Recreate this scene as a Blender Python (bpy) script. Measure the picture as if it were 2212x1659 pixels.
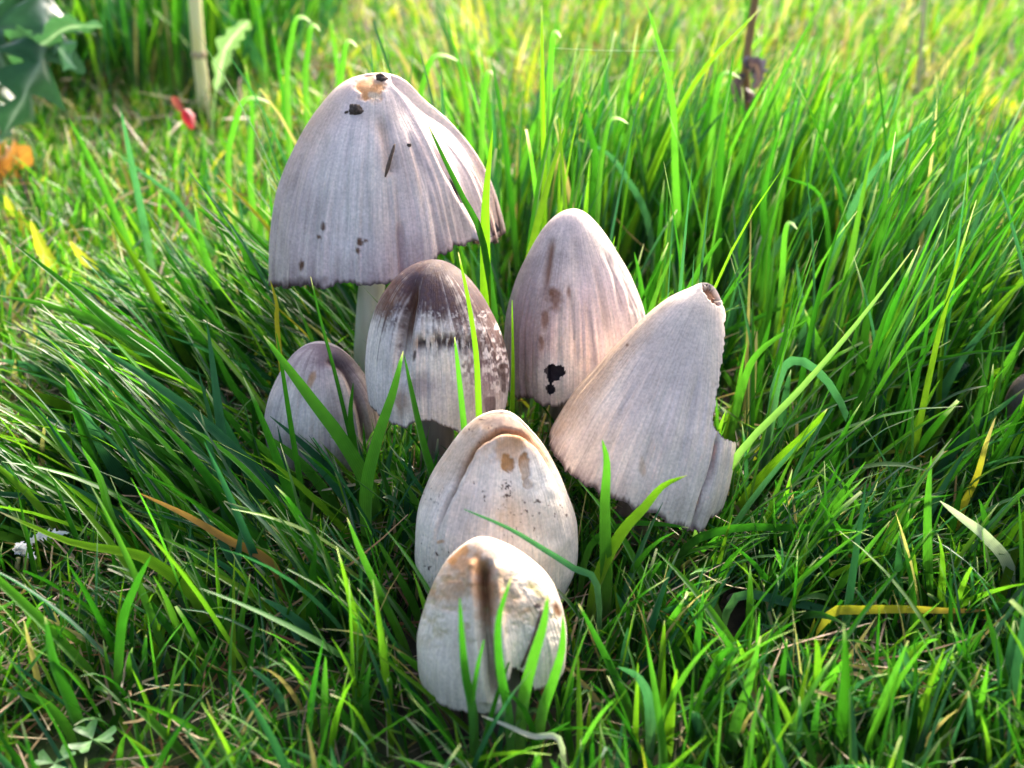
import bpy, math, random
import numpy as np
from mathutils import Vector

for o in list(bpy.data.objects): bpy.data.objects.remove(o)
SC = bpy.context.scene
COL = SC.collection
rng = np.random.default_rng(7)
random.seed(7)

# ------------------------------------------------------------------ camera
CAM_H, PITCH, HFOV = 0.27, math.radians(26), math.radians(46)
W2, H2 = 1106.0, 829.5                       # half size of the pixel frame used for measuring (2212 x 1659)
F = W2 / math.tan(HFOV / 2)
cam_d = bpy.data.cameras.new('camera'); cam = bpy.data.objects.new('camera', cam_d); COL.objects.link(cam)
cam.location = (0, 0, CAM_H); cam.rotation_euler = (math.pi/2 - PITCH, 0, 0)
cam_d.sensor_width = 36; cam_d.angle = HFOV
cam_d.clip_start = 0.01; cam_d.clip_end = 200
cam_d.dof.use_dof = True; cam_d.dof.focus_distance = 0.45; cam_d.dof.aperture_fstop = 11.5
SC.camera = cam

# ------------------------------------------------------------------ sky, sun, exposure
SUN_EL, SUN_AZ = math.radians(31), math.radians(24)     # azimuth: to the right of straight ahead (+Y)
world = bpy.data.worlds.new('World'); SC.world = world; world.use_nodes = True
wn = world.node_tree; wn.nodes.clear()
sky = wn.nodes.new('ShaderNodeTexSky'); sky.sky_type = 'NISHITA'; sky.sun_disc = False
sky.sun_elevation = SUN_EL; sky.sun_rotation = SUN_AZ
sky.air_density = 0.7; sky.dust_density = 6.0; sky.ozone_density = 0.4
bg = wn.nodes.new('ShaderNodeBackground'); bg.inputs[1].default_value = 0.15
wo = wn.nodes.new('ShaderNodeOutputWorld')
wn.links.new(sky.outputs[0], bg.inputs[0]); wn.links.new(bg.outputs[0], wo.inputs[0])
sd = bpy.data.lights.new('sun', 'SUN'); sd.energy = 2.4; sd.angle = math.radians(7); sd.color = (1.0, 0.93, 0.78)
sun = bpy.data.objects.new('sun', sd); COL.objects.link(sun)
sdir = Vector((math.sin(SUN_AZ)*math.cos(SUN_EL), math.cos(SUN_AZ)*math.cos(SUN_EL), math.sin(SUN_EL)))
sun.rotation_euler = sdir.to_track_quat('Z', 'Y').to_euler(); sun.location = (0, 0, 3)
SC.view_settings.view_transform = 'Standard'; SC.view_settings.look = 'None'
SC.view_settings.gamma = 1; SC.view_settings.exposure = 2.2
SC.render.engine = 'CYCLES'
SC.cycles.max_bounces = 5; SC.cycles.transmission_bounces = 4; SC.cycles.diffuse_bounces = 3; SC.cycles.glossy_bounces = 2

# ------------------------------------------------------------------ pixel <-> place
cp, sp = math.cos(PITCH), math.sin(PITCH)
FWD = np.array([0, cp, -sp]); UP = np.array([0, sp, cp]); RT = np.array([1.0, 0, 0]); CAM = np.array([0, 0, CAM_H])
def ray(px, py): return FWD + RT*((px-W2)/F) - UP*((py-H2)/F)
def at_y(px, py, Y):
    d = ray(px, py); return CAM + d*(Y/d[1])
def on_ground(px, py, z=0.0):
    d = ray(px, py); return CAM + d*((z-CAM_H)/d[2])
def project(P):
    v = P - CAM; dep = v @ FWD
    return W2 + F*(v @ RT)/dep, H2 - F*(v @ UP)/dep, dep

# ------------------------------------------------------------------ numeric helpers
def _h(i, j, k):
    n = (i*374761393 + j*668265263 + k*2147483647) & 0xffffffff
    n = ((n ^ (n >> 13))*1274126177) & 0xffffffff
    return ((n ^ (n >> 16)) & 0xffff)/65535.0
def vnoise(x, y, z=0.0):
    x, y, z = np.broadcast_arrays(np.asarray(x, float), np.asarray(y, float), np.asarray(z, float))
    i, j, k = [np.floor(a).astype(np.int64) for a in (x, y, z)]
    f, g, h = x-i, y-j, z-k
    f, g, h = [a*a*(3-2*a) for a in (f, g, h)]
    r = 0
    for a in (0, 1):
        for b in (0, 1):
            for c in (0, 1):
                r = r + _h(i+a, j+b, k+c)*(f if a else 1-f)*(g if b else 1-g)*(h if c else 1-h)
    return r
def fbm(x, y, z=0.0, o=4):
    r, a, t = 0, .5, 0
    for n in range(o):
        r = r + a*vnoise(np.asarray(x)*2**n+13.7*n, np.asarray(y)*2**n+5.1*n, np.asarray(z)*2**n); t += a; a *= .5
    return r/t
def sstep(a, b, x):
    t = np.clip((x-a)/(b-a), 0, 1); return t*t*(3-2*t)
def pchip(xs, ys):
    xs, ys = np.array(xs, float), np.array(ys, float); h = np.diff(xs); d = np.diff(ys)/h; m = np.zeros_like(ys)
    for i in range(1, len(xs)-1):
        if d[i-1]*d[i] > 0:
            w1, w2 = 2*h[i]+h[i-1], h[i]+2*h[i-1]; m[i] = (w1+w2)/(w1/d[i-1]+w2/d[i])
    m[0], m[-1] = d[0], d[-1]
    def f(x):
        x = np.clip(x, xs[0], xs[-1]); i = np.clip(np.searchsorted(xs, x)-1, 0, len(xs)-2)
        t = (x-xs[i])/h[i]
        return (ys[i]*(1+2*t)*(1-t)**2 + m[i]*h[i]*t*(1-t)**2 + ys[i+1]*t*t*(3-2*t) + m[i+1]*h[i]*t*t*(t-1))
    return f
def poly_dist(px, py, poly):
    if len(poly) > 2: poly = resample([(x, y, 0) for x, y in poly], 4*len(poly))[:, :2].tolist()
    best = np.full(np.shape(px), 1e9); along = np.zeros(np.shape(px)); side = np.zeros(np.shape(px)); n = len(poly)-1
    for i in range(n):
        (x0, y0), (x1, y1) = poly[i], poly[i+1]; dx, dy = x1-x0, y1-y0; L = dx*dx+dy*dy
        t = np.clip(((px-x0)*dx+(py-y0)*dy)/L, 0, 1)
        d = np.hypot(px-x0-t*dx, py-y0-t*dy); s = np.sign((px-x0)*dy-(py-y0)*dx)
        m = d < best; best = np.where(m, d, best); along = np.where(m, (i+t)/n, along); side = np.where(m, s, side)
    return best, along, side

# ------------------------------------------------------------------ mesh + object helpers
def mesh_np(name, V, faces, mat, cols=None, extra=None, smooth=True):
    """V (n,3); faces: (m,k) array or list of arrays"""
    me = bpy.data.meshes.new(name)
    V = np.ascontiguousarray(V, np.float32)
    fl = faces if isinstance(faces, list) else [faces]
    fl = [np.asarray(f, np.int32) for f in fl if len(f)]
    idx = np.concatenate([f.ravel() for f in fl]); sizes = np.concatenate([np.full(len(f), f.shape[1], np.int32) for f in fl])
    me.vertices.add(len(V)); me.vertices.foreach_set('co', V.ravel())
    me.loops.add(len(idx)); me.loops.foreach_set('vertex_index', idx)
    me.polygons.add(len(sizes)); starts = np.concatenate([[0], np.cumsum(sizes)[:-1]]).astype(np.int32)
    me.polygons.foreach_set('loop_start', starts); me.polygons.foreach_set('loop_total', sizes)
    me.update(calc_edges=True)
    if cols is not None:
        a = me.attributes.new('col', 'FLOAT_COLOR', 'POINT')
        c = np.ones((len(V), 4), np.float32); c[:, :cols.shape[1]] = cols; a.data.foreach_set('color', c.ravel())
    for k, v in (extra or {}).items():
        if v.ndim == 1: a = me.attributes.new(k, 'FLOAT', 'POINT'); a.data.foreach_set('value', v.astype(np.float32))
        else: a = me.attributes.new(k, 'FLOAT_VECTOR', 'POINT'); a.data.foreach_set('vector', v.astype(np.float32).ravel())
    if smooth: me.polygons.foreach_set('use_smooth', np.ones(len(sizes), bool))
    if mat: me.materials.append(mat)
    me.validate()
    return me
def link(name, me, parent=None, loc=None):
    o = bpy.data.objects.new(name, me); COL.objects.link(o)
    if loc is not None:
        loc = Vector([float(a) for a in loc])
        if me is not None:
            me.transform(__import__('mathutils').Matrix.Translation(-loc))
        o.location = loc
    if parent is not None:
        o.parent = parent
        o.matrix_parent_inverse = __import__('mathutils').Matrix.Translation(-parent.location)
    return o
def tag(o, label=None, cat=None, group=None, kind=None):
    if label: o['label'] = label
    if cat: o['category'] = cat
    if group: o['group'] = group
    if kind: o['kind'] = kind
    return o
def thing(name, loc, label, cat, group=None):
    return tag(link(name, None, loc=loc), label, cat, group)
def grid_faces(n, m):
    a = (np.arange(n-1)[:, None]*m + np.arange(m-1)[None, :]).ravel()
    return np.stack([a, a+1, a+m+1, a+m], 1)
def tube(path, rad, nseg=14, squash=1.0, wob=0.0):
    path = np.array(path, float); n = len(path); rad = np.broadcast_to(np.asarray(rad, float), (n,))
    T = np.gradient(path, axis=0); T /= np.linalg.norm(T, axis=1)[:, None]
    ref = np.array([0.31, -0.9, 0.2]); U = np.cross(T, ref); U /= np.linalg.norm(U, axis=1)[:, None]; Vv = np.cross(T, U)
    th = np.linspace(0, 2*np.pi, nseg, endpoint=False)
    r = rad[:, None]*(1 + wob*(vnoise(th[None, :]*2.2+7, np.arange(n)[:, None]*.35)-.5)*2)
    P = path[:, None, :] + r[..., None]*(np.cos(th)[None, :, None]*U[:, None, :] + squash*np.sin(th)[None, :, None]*Vv[:, None, :])
    a = (np.arange(n-1)[:, None]*nseg + np.arange(nseg)[None, :]); b = (np.arange(n-1)[:, None]*nseg + (np.arange(nseg)[None, :]+1) % nseg)
    f = np.stack([a.ravel(), b.ravel(), b.ravel()+nseg, a.ravel()+nseg], 1)
    Vt = np.concatenate([P.reshape(-1, 3), path[:1], path[-1:]]); k = n*nseg; i = np.arange(nseg); j = (i+1) % nseg
    caps = np.concatenate([np.stack([j, i, np.full(nseg, k)], 1), np.stack([(n-1)*nseg+i, (n-1)*nseg+j, np.full(nseg, k+1)], 1)])
    return Vt, [f, caps]
def resample(pts, n):
    """smooth Catmull-Rom through points"""
    P = np.array(pts, float); k = len(P)
    if k == 2: return P[0] + (P[1]-P[0])*np.linspace(0, 1, n)[:, None]
    E = np.vstack([2*P[0]-P[1], P, 2*P[-1]-P[-2]]); u = np.linspace(0, k-1, n); i = np.minimum(u.astype(int), k-2); t = (u-i)[:, None]
    a, b, c, d = E[i], E[i+1], E[i+2], E[i+3]
    return .5*((2*b)+(c-a)*t+(2*a-5*b+4*c-d)*t**2+(3*b-a-3*c+d)*t**3)

# ------------------------------------------------------------------ materials
def newmat(name):
    m = bpy.data.materials.new(name); m.use_nodes = True; nt = m.node_tree; nt.nodes.clear()
    return m, nt, nt.nodes.new, nt.links.new
def leaf_mat(name, trans=0.45, tboost=(1.0, 1.3, 0.75), gloss=0.024, rough=0.55, veins=True):
    m, nt, N, L = newmat(name)
    a = N('ShaderNodeAttribute'); a.attribute_name = 'col'
    col = a.outputs['Color']
    # fine mottling and, on grass, lengthwise veins
    tc = N('ShaderNodeTexCoord'); nz = N('ShaderNodeTexNoise'); nz.inputs['Scale'].default_value = 260; nz.inputs['Detail'].default_value = 3
    L(tc.outputs['Object'], nz.inputs['Vector'])
    mr = N('ShaderNodeMapRange'); mr.inputs[3].default_value = 0.78; mr.inputs[4].default_value = 1.22; L(nz.outputs[0], mr.inputs[0])
    fac = mr.outputs[0]
    if veins:
        b = N('ShaderNodeAttribute'); b.attribute_name = 'across'
        mu = N('ShaderNodeMath'); mu.operation = 'MULTIPLY'; mu.inputs[1].default_value = 22.0; L(b.outputs['Fac'], mu.inputs[0])
        sn = N('ShaderNodeMath'); sn.operation = 'SINE'; L(mu.outputs[0], sn.inputs[0])
        m2 = N('ShaderNodeMapRange'); m2.inputs[1].default_value = -1; m2.inputs[3].default_value = 0.88; m2.inputs[4].default_value = 1.10; L(sn.outputs[0], m2.inputs[0])
        mm = N('ShaderNodeMath'); mm.operation = 'MULTIPLY'; L(mr.outputs[0], mm.inputs[0]); L(m2.outputs[0], mm.inputs[1]); fac = mm.outputs[0]
    vm = N('ShaderNodeVectorMath'); vm.operation = 'SCALE'; L(col, vm.inputs[0]); L(fac, vm.inputs['Scale'])
    df = N('ShaderNodeBsdfDiffuse'); L(vm.outputs[0], df.inputs['Color'])
    tm = N('ShaderNodeVectorMath'); tm.operation = 'MULTIPLY'; tm.inputs[1].default_value = tboost; L(vm.outputs[0], tm.inputs[0])
    tr = N('ShaderNodeBsdfTranslucent'); L(tm.outputs[0], tr.inputs['Color'])
    mx = N('ShaderNodeMixShader'); mx.inputs[0].default_value = trans; L(df.outputs[0], mx.inputs[1]); L(tr.outputs[0], mx.inputs[2])
    gl = N('ShaderNodeBsdfGlossy'); gl.inputs['Roughness'].default_value = rough; gl.inputs['Color'].default_value = (1, 1, 1, 1)
    lw = N('ShaderNodeFresnel'); lw.inputs['IOR'].default_value = 1.42
    fm = N('ShaderNodeMath'); fm.operation = 'MULTIPLY'; fm.inputs[1].default_value = gloss*2.5; L(lw.outputs[0], fm.inputs[0])
    m3 = N('ShaderNodeMixShader'); L(fm.outputs[0], m3.inputs[0]); L(mx.outputs[0], m3.inputs[1]); L(gl.outputs[0], m3.inputs[2])
    out = N('ShaderNodeOutputMaterial'); L(m3.outputs[0], out.inputs['Surface'])
    return m
def cap_mat():
    m, nt, N, L = newmat('mushroom_cap_skin')
    a = N('ShaderNodeAttribute'); a.attribute_name = 'col'; tt = N('ShaderNodeAttribute'); tt.attribute_name = 'tt'
    mp = N('ShaderNodeMapping'); mp.inputs['Scale'].default_value = (34, 2.6, 1); L(tt.outputs['Vector'], mp.inputs['Vector'])
    fib = N('ShaderNodeTexNoise'); fib.inputs['Scale'].default_value = 1.0; fib.inputs['Detail'].default_value = 5; fib.inputs['Roughness'].default_value = .65; L(mp.outputs[0], fib.inputs['Vector'])
    tc = N('ShaderNodeTexCoord'); gr = N('ShaderNodeTexNoise'); gr.inputs['Scale'].default_value = 900; gr.inputs['Detail'].default_value = 3; L(tc.outputs['Object'], gr.inputs['Vector'])
    mo = N('ShaderNodeTexNoise'); mo.inputs['Scale'].default_value = 70; mo.inputs['Detail'].default_value = 4; L(tc.outputs['Object'], mo.inputs['Vector'])
    def rng_(s, lo, hi, a0=.3, a1=.7):
        r = N('ShaderNodeMapRange'); r.inputs[1].default_value = a0; r.inputs[2].default_value = a1; r.inputs[3].default_value = lo; r.inputs[4].default_value = hi; L(s, r.inputs[0]); return r.outputs[0]
    f1 = rng_(fib.outputs[0], .79, 1.12); f2 = rng_(gr.outputs[0], .84, 1.13); f3 = rng_(mo.outputs[0], .82, 1.12)
    p = N('ShaderNodeMath'); p.operation = 'MULTIPLY'; L(f1, p.inputs[0]); L(f2, p.inputs[1])
    q = N('ShaderNodeMath'); q.operation = 'MULTIPLY'; L(p.outputs[0], q.inputs[0]); L(f3, q.inputs[1])
    vm = N('ShaderNodeVectorMath'); vm.operation = 'SCALE'; L(a.outputs['Color'], vm.inputs[0]); L(q.outputs[0], vm.inputs['Scale'])
    b = N('ShaderNodeBsdfPrincipled'); L(vm.outputs[0], b.inputs['Base Color']); b.inputs['Roughness'].default_value = .58
    b.inputs['Specular IOR Level'].default_value = .22
    b.inputs['Subsurface Weight'].default_value = .1; b.inputs['Subsurface Radius'].default_value = (.0016, .001, .0006); b.inputs['Subsurface Scale'].default_value = 1.0
    ad = N('ShaderNodeMath'); ad.operation = 'MULTIPLY_ADD'; ad.inputs[1].default_value = .35; L(gr.outputs[0], ad.inputs[0]); L(fib.outputs[0], ad.inputs[2])
    bm = N('ShaderNodeBump'); bm.inputs['Strength'].default_value = .55; bm.inputs['Distance'].default_value = .0013; L(ad.outputs[0], bm.inputs['Height']); L(bm.outputs[0], b.inputs['Normal'])
    out = N('ShaderNodeOutputMaterial'); L(b.outputs[0], out.inputs['Surface'])
    return m
def plain_mat(name, c1, c2, scale=200, rough=.7, bump=.4, dist=.0006, sss=0.0, stretch=(1, 1, 1)):
    m, nt, N, L = newmat(name)
    tc = N('ShaderNodeTexCoord'); mp = N('ShaderNodeMapping'); mp.inputs['Scale'].default_value = stretch; L(tc.outputs['Object'], mp.inputs[0])
    nz = N('ShaderNodeTexNoise'); nz.inputs['Scale'].default_value = scale; nz.inputs['Detail'].default_value = 5; L(mp.outputs[0], nz.inputs['Vector'])
    cr = N('ShaderNodeValToRGB'); cr.color_ramp.elements[0].position = .32; cr.color_ramp.elements[1].position = .68
    cr.color_ramp.elements[0].color = (*c1, 1); cr.color_ramp.elements[1].color = (*c2, 1); L(nz.outputs[0], cr.inputs[0])
    b = N('ShaderNodeBsdfPrincipled'); L(cr.outputs[0], b.inputs['Base Color']); b.inputs['Roughness'].default_value = rough
    if sss: b.inputs['Subsurface Weight'].default_value = sss; b.inputs['Subsurface Radius'].default_value = (.004, .003, .002); b.inputs['Subsurface Scale'].default_value = 1.0
    bm = N('ShaderNodeBump'); bm.inputs['Strength'].default_value = bump; bm.inputs['Distance'].default_value = dist; L(nz.outputs[0], bm.inputs['Height']); L(bm.outputs[0], b.inputs['Normal'])
    out = N('ShaderNodeOutputMaterial'); L(b.outputs[0], out.inputs['Surface'])
    return m
M_GRASS = leaf_mat('grass_leaf')
M_STRAW = leaf_mat('dry_straw', trans=.25, tboost=(1.1, 1.05, .9), gloss=.03, rough=.6)
M_LEAF = leaf_mat('broad_leaf', trans=.35, gloss=.04, rough=.5, veins=False)
M_CAP = cap_mat()
M_GILL = plain_mat('dark_gills', (.012, .008, .014), (.035, .025, .035), 600, .8)
M_STEM = plain_mat('ivory_stem', (.52, .48, .38), (.72, .68, .56), 160, .55, .3, .0004, .2, (1, 1, .12))
M_STEMB = plain_mat('brownish_stem', (.09, .065, .05), (.22, .17, .14), 160, .6, .3, .0004, .1, (1, 1, .12))
M_SOIL = plain_mat('soil_crumb', (.018, .012, .009), (.09, .06, .045), 900, .9, 1, .0006)
M_TWIG = plain_mat('brown_twig', (.05, .03, .02), (.13, .08, .05), 900, .8, .6)

# ------------------------------------------------------------------ ground
def gh(x, y):
    return (fbm(np.asarray(x)*9+3, np.asarray(y)*9, 0, 3)-.5)*.012
def ground_mat():
    m, nt, N, L = newmat('soil_and_moss')
    tc = N('ShaderNodeTexCoord')
    n1 = N('ShaderNodeTexNoise'); n1.inputs['Scale'].default_value = 60; n1.inputs['Detail'].default_value = 8; L(tc.outputs['Object'], n1.inputs['Vector'])
    n2 = N('ShaderNodeTexNoise'); n2.inputs['Scale'].default_value = 9; n2.inputs['Detail'].default_value = 5; L(tc.outputs['Object'], n2.inputs['Vector'])
    cr = N('ShaderNodeValToRGB'); e = cr.color_ramp.elements; e[0].position = .3; e[0].color = (.016, .012, .008, 1); e[1].position = .7; e[1].color = (.07, .052, .03, 1); L(n1.outputs[0], cr.inputs[0])
    c2 = N('ShaderNodeValToRGB'); e = c2.color_ramp.elements; e[0].position = .4; e[0].color = (.03, .05, .012, 1); e[1].position = .65; e[1].color = (.06, .10, .02, 1); L(n1.outputs[0], c2.inputs[0])
    mx = N('ShaderNodeMix'); mx.data_type = 'RGBA'; mr = N('ShaderNodeMapRange'); mr.inputs[1].default_value = .45; mr.inputs[2].default_value = .6; L(n2.outputs[0], mr.inputs[0])
    L(mr.outputs[0], mx.inputs[0]); L(cr.outputs[0], mx.inputs[6]); L(c2.outputs[0], mx.inputs[7])
    b = N('ShaderNodeBsdfPrincipled'); b.inputs['Roughness'].default_value = .95; L(mx.outputs[2], b.inputs['Base Color'])
    bm = N('ShaderNodeBump'); bm.inputs['Strength'].default_value = .9; bm.inputs['Distance'].default_value = .004; L(n1.outputs[0], bm.inputs['Height']); L(bm.outputs[0], b.inputs['Normal'])
    out = N('ShaderNodeOutputMaterial'); L(b.outputs[0], out.inputs['Surface'])
    return m
g = np.linspace(-1, 1, 241); gx = 60*np.sign(g)*np.abs(g)**3.2; gy = gx + .5
X, Y = np.meshgrid(gx, gy, indexing='xy')
V = np.stack([X, Y, gh(X, Y)], -1).reshape(-1, 3)
tag(link('ground', mesh_np('ground', V, grid_faces(241, 241), ground_mat())), 'dark soil and moss of the lawn', 'ground', kind='structure')

# ------------------------------------------------------------------ mushrooms
CAPS = []                                         # for keeping grass out of them
CLEAR = []                                        # (px, py, radius, depth, odds): spots the photograph shows free of nearer grass
LILAC = np.array([.50, .415, .375]); CREAM = np.array([.66, .575, .44]); TAN = np.array([.44, .25, .12]); DARK = np.array([.045, .020, .017])
BROWN = np.array([.15, .052, .018]); PURP = np.array([.17, .105, .115]); ORANGE = np.array([.50, .22, .065]); WHITE = np.array([.82, .77, .70])
def blend(col, c, m): return col*(1-m[..., None]) + np.asarray(c)*m[..., None]
def blob(px, py, cx, cy, rx, ry, ang=0, soft=.35, nz=.5, sc=.06, seed=0):
    a = math.radians(ang); dx, dy = px-cx, py-cy
    u, v = (dx*math.cos(a)+dy*math.sin(a))/rx, (-dx*math.sin(a)+dy*math.cos(a))/ry
    r = np.hypot(u, v) + nz*(fbm(px*sc+seed, py*sc+seed*2.3, 0, 3)-.5)*2
    return sstep(1+soft, 1-soft, r)
def mushroom(spec):
    nm = spec['label']
    A = at_y(*spec['apex'], spec['Ya']); B = at_y(*spec['rim'], spec['Yb'])
    base = on_ground(*spec['base']); base[2] = float(gh(base[0], base[1]))
    if 'base_y' in spec:
        base = at_y(spec['base'][0], spec['base'][1], spec['base_y']); base[2] = float(gh(base[0], base[1]))
    ax = B - A; Ls = np.linalg.norm(ax); w = ax/Ls
    u = RT - w*(RT @ w); u /= np.linalg.norm(u); v = np.cross(u, w); v = v if v[1] < 0 else -v
    da = project(A[None])[2][0]; db = project(B[None])[2][0]
    prof = np.array(spec['prof'], float); pt = prof[:, 0]
    fL = pchip(pt, prof[:, 1]**2); fR = pchip(pt, prof[:, 2]**2); fD = pchip(pt, prof[:, 3]**2 if prof.shape[1] > 3 else (prof[:, 1:3].mean(1))**2)
    scale = lambda t: (da + (db-da)*np.clip(t, 0, 1.3))/F
    hemx = np.array([h[0] for h in spec['hem']], float); hemy = np.array([h[1] for h in spec['hem']], float)
    nT, nH = spec.get('res', (170, 330))
    th = np.linspace(-np.pi, np.pi, nH)
    deg = np.degrees(th)
    hem = np.interp(deg, np.concatenate([hemx-360, hemx, hemx+360]), np.tile(hemy, 3))
    rag = spec.get('rag', .02)
    hem = hem + rag*((vnoise(deg*.9, 5.3+spec['seed'])-.5)*1.1 + (vnoise(deg*.45, 3.3+spec['seed'])-.5)*.6 + (vnoise(deg*.13, 9.1+spec['seed'])-.5)*1.0)
    hem[0] = hem[-1] = .5*(hem[0]+hem[-1])
    s = np.linspace(0, 1, nT)**1.25
    t = s[:, None]*hem[None, :]
    TH = np.broadcast_to(th, t.shape)
    def surface(t, off=0.0):
        sc_ = scale(t); l, r, d = [np.sqrt(np.maximum(f(t), 0))*sc_ for f in (fL, fR, fD)]
        rx = np.where(np.sin(TH) > 0, r, l)-off; ry = d-off
        rx, ry = np.maximum(rx, 0), np.maximum(ry, 0)
        plo = 1 + spec.get('plic', .012)*sstep(.12, .7, t)*((vnoise(TH*11+5, spec['seed'], t*1.2)-.5)*2 + .8*(vnoise(TH*27, spec['seed']+4, t*1.5)-.5)*2) \
                + .03*(fbm(np.cos(TH)*1.4+spec['seed'], np.sin(TH)*1.4, t*1.5, 3)-.5)*2*sstep(.02, .3, t)
        return A + (w*Ls)*t[..., None] + u*(rx*plo*np.sin(TH))[..., None] + v*(ry*plo*np.cos(TH))[..., None]
    P = surface(t)
    px, py, dep = project(P); front = np.cos(TH) > -.15
    # outward normal of the smooth form
    dT = np.gradient(P, axis=0); dH = np.gradient(P, axis=1); Nn = np.cross(dH, dT); ln = np.linalg.norm(Nn, axis=-1, keepdims=True); Nn = Nn/np.maximum(ln, 1e-12)
    cen = A + (w*Ls)*t[..., None]; sg = np.sign(np.sum((P-cen)*Nn, -1)); Nn *= np.where(sg < 0, -1, 1)[..., None]; Nn[0] = -w
    col = np.empty(P.shape); disp = np.zeros(t.shape); col[:] = CREAM
    tn = t/1.1
    str_ = fbm(TH*14+spec['seed'], t*1.3, spec['seed'], 4)
    col = col*(.88+.24*fbm(TH*5+spec['seed']*3, t*4, 7, 4))[..., None]
    col = blend(col, LILAC, sstep(.25, .8, .35*str_+.65*fbm(TH*1.5+spec['seed'], t*2.2, 3, 3)+.15))
    col = blend(col, PURP, .5*sstep(.80, 1.0, s[:, None]+0*t)*sstep(.3, .7, str_))
    hair = vnoise(TH*75, t*5+spec['seed']); col = blend(col, PURP*1.1, .30*sstep(.62, .95, hair)*sstep(.2, .6, t))
    col = col*np.array([1.26, 1.17, 1.23])
    col, disp, hole = spec['paint'](px, py, t, TH, col, disp, front, s[:, None]+0*t)
    P = P + Nn*disp[..., None]
    if 'cut' in spec: hole = np.maximum(0*t if hole is None else hole, spec['cut'](px, py))
    # dark inky edge
    col = blend(col, DARK, .9*sstep(.972, .998, s[:, None] + .012*(vnoise(TH*40, 1.0+spec['seed'])-.5)))
    rows = sorted(set(range(0, len(s), 6)) | {len(s)-1}); nr = len(rows)
    inner = (P - Nn*np.minimum(.0013, .5*np.linalg.norm(P-cen, axis=-1))[..., None])[rows]
    n, m = t.shape
    f = grid_faces(n, m)
    fi = grid_faces(nr, m)
    if hole is not None:
        f = f[~(hole.reshape(-1)[f].max(1) > .5)]; fi = fi[~(hole[rows].reshape(-1)[fi].max(1) > .5)]
    rim = np.arange(m-1)+(n-1)*m; k = n*m; ri = np.arange(m-1)+(nr-1)*m+k
    fr = np.stack([rim, rim+1, ri+1, ri], 1)
    VV = np.concatenate([P.reshape(-1, 3), inner.reshape(-1, 3)])
    cc = np.concatenate([col.reshape(-1, 3), (inner*0+np.array([.10, .08, .08])).reshape(-1, 3)])
    tt = np.stack([TH, t, 0*t], -1); tt = np.concatenate([tt.reshape(-1, 3), tt[rows].reshape(-1, 3)])
    faces = np.concatenate([f, fi[:, ::-1]+k, fr[:, ::-1]])
    root = thing('mushroom', base, spec['label'], 'mushroom', 'inkcap mushrooms in the clump')
    cap = link('cap', mesh_np('cap', VV, faces, M_CAP, cc, {'tt': tt}), root, loc=base)
    cap.parent = root; cap.location = (0, 0, 0); cap.matrix_parent_inverse.identity()
    def child(name, me, par=root):
        me.transform(__import__('mathutils').Matrix.Translation(-Vector([float(a) for a in base])))
        o = bpy.data.objects.new(name, me); COL.objects.link(o); o.parent = par; return o
    # gills: pleated dark lining
    nG = 260; thg = np.linspace(-np.pi, np.pi, nG); hg = np.interp(thg, th, hem); sg_ = np.linspace(.25, .975, 14)
    tg = sg_[:, None]*hg[None, :]; TH = np.broadcast_to(thg, tg.shape)
    Pg = surface(tg, off=np.interp(sg_, [.25, .8, .975], [.0085, .007, .0030])[:, None] + .0012*((np.arange(nG) % 2))[None, :]); fg = grid_faces(14, nG)
    if 'cut' in spec: fg = fg[~(spec['cut'](*project(Pg.reshape(-1, 3))[:2])[fg].max(1) > .5)]
    child('gills', mesh_np('gills', Pg.reshape(-1, 3), fg, M_GILL), cap)
    # stem
    topc = A + w*Ls*spec.get('stem_top', .45)
    if 'stem_px' in spec: mid = at_y(*spec['stem_px'], .5*(spec['Yb']+base[1]))
    else: mid = B*.55+base*.45
    path = resample([base+np.array([0, 0, -.006]), base*.6+mid*.4, mid, topc], 22)
    rs = spec.get('stem_r', .006); rad = rs*np.interp(np.linspace(0, 1, 22), [0, .12, .5, 1], [1.25, 1.1, 1, .85])
    Vt, ft = tube(path, rad, 18, 1, .06); child('stem', mesh_np('stem', Vt, ft, spec.get('stem_mat', M_STEM)))
    CAPS.append(dict(A=A, w=w, Ls=Ls, u=u, v=v, fL=fL, fR=fR, fD=fD, scale=scale, tmax=hem.max(), P=P, s=s, dep=dep, px=px, py=py,
                     path=path, rs=rs, clear=spec.get('clear', .9)))
    return root
def groove(px, py, front, disp, poly, wd, depth, ends=(.15, .15), lip=0.0):
    d, al, side = poly_dist(px, py, poly); k = sstep(-.001, ends[0], al)*sstep(1.001, 1-ends[1], al) if max(ends) > 0 else 1
    mk = np.exp(-(d/wd)**2)*k*front
    disp = disp - depth*mk
    if lip: disp = disp + lip*np.exp(-((d-2.0*wd)/wd)**2)*k*front
    return disp, mk

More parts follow.
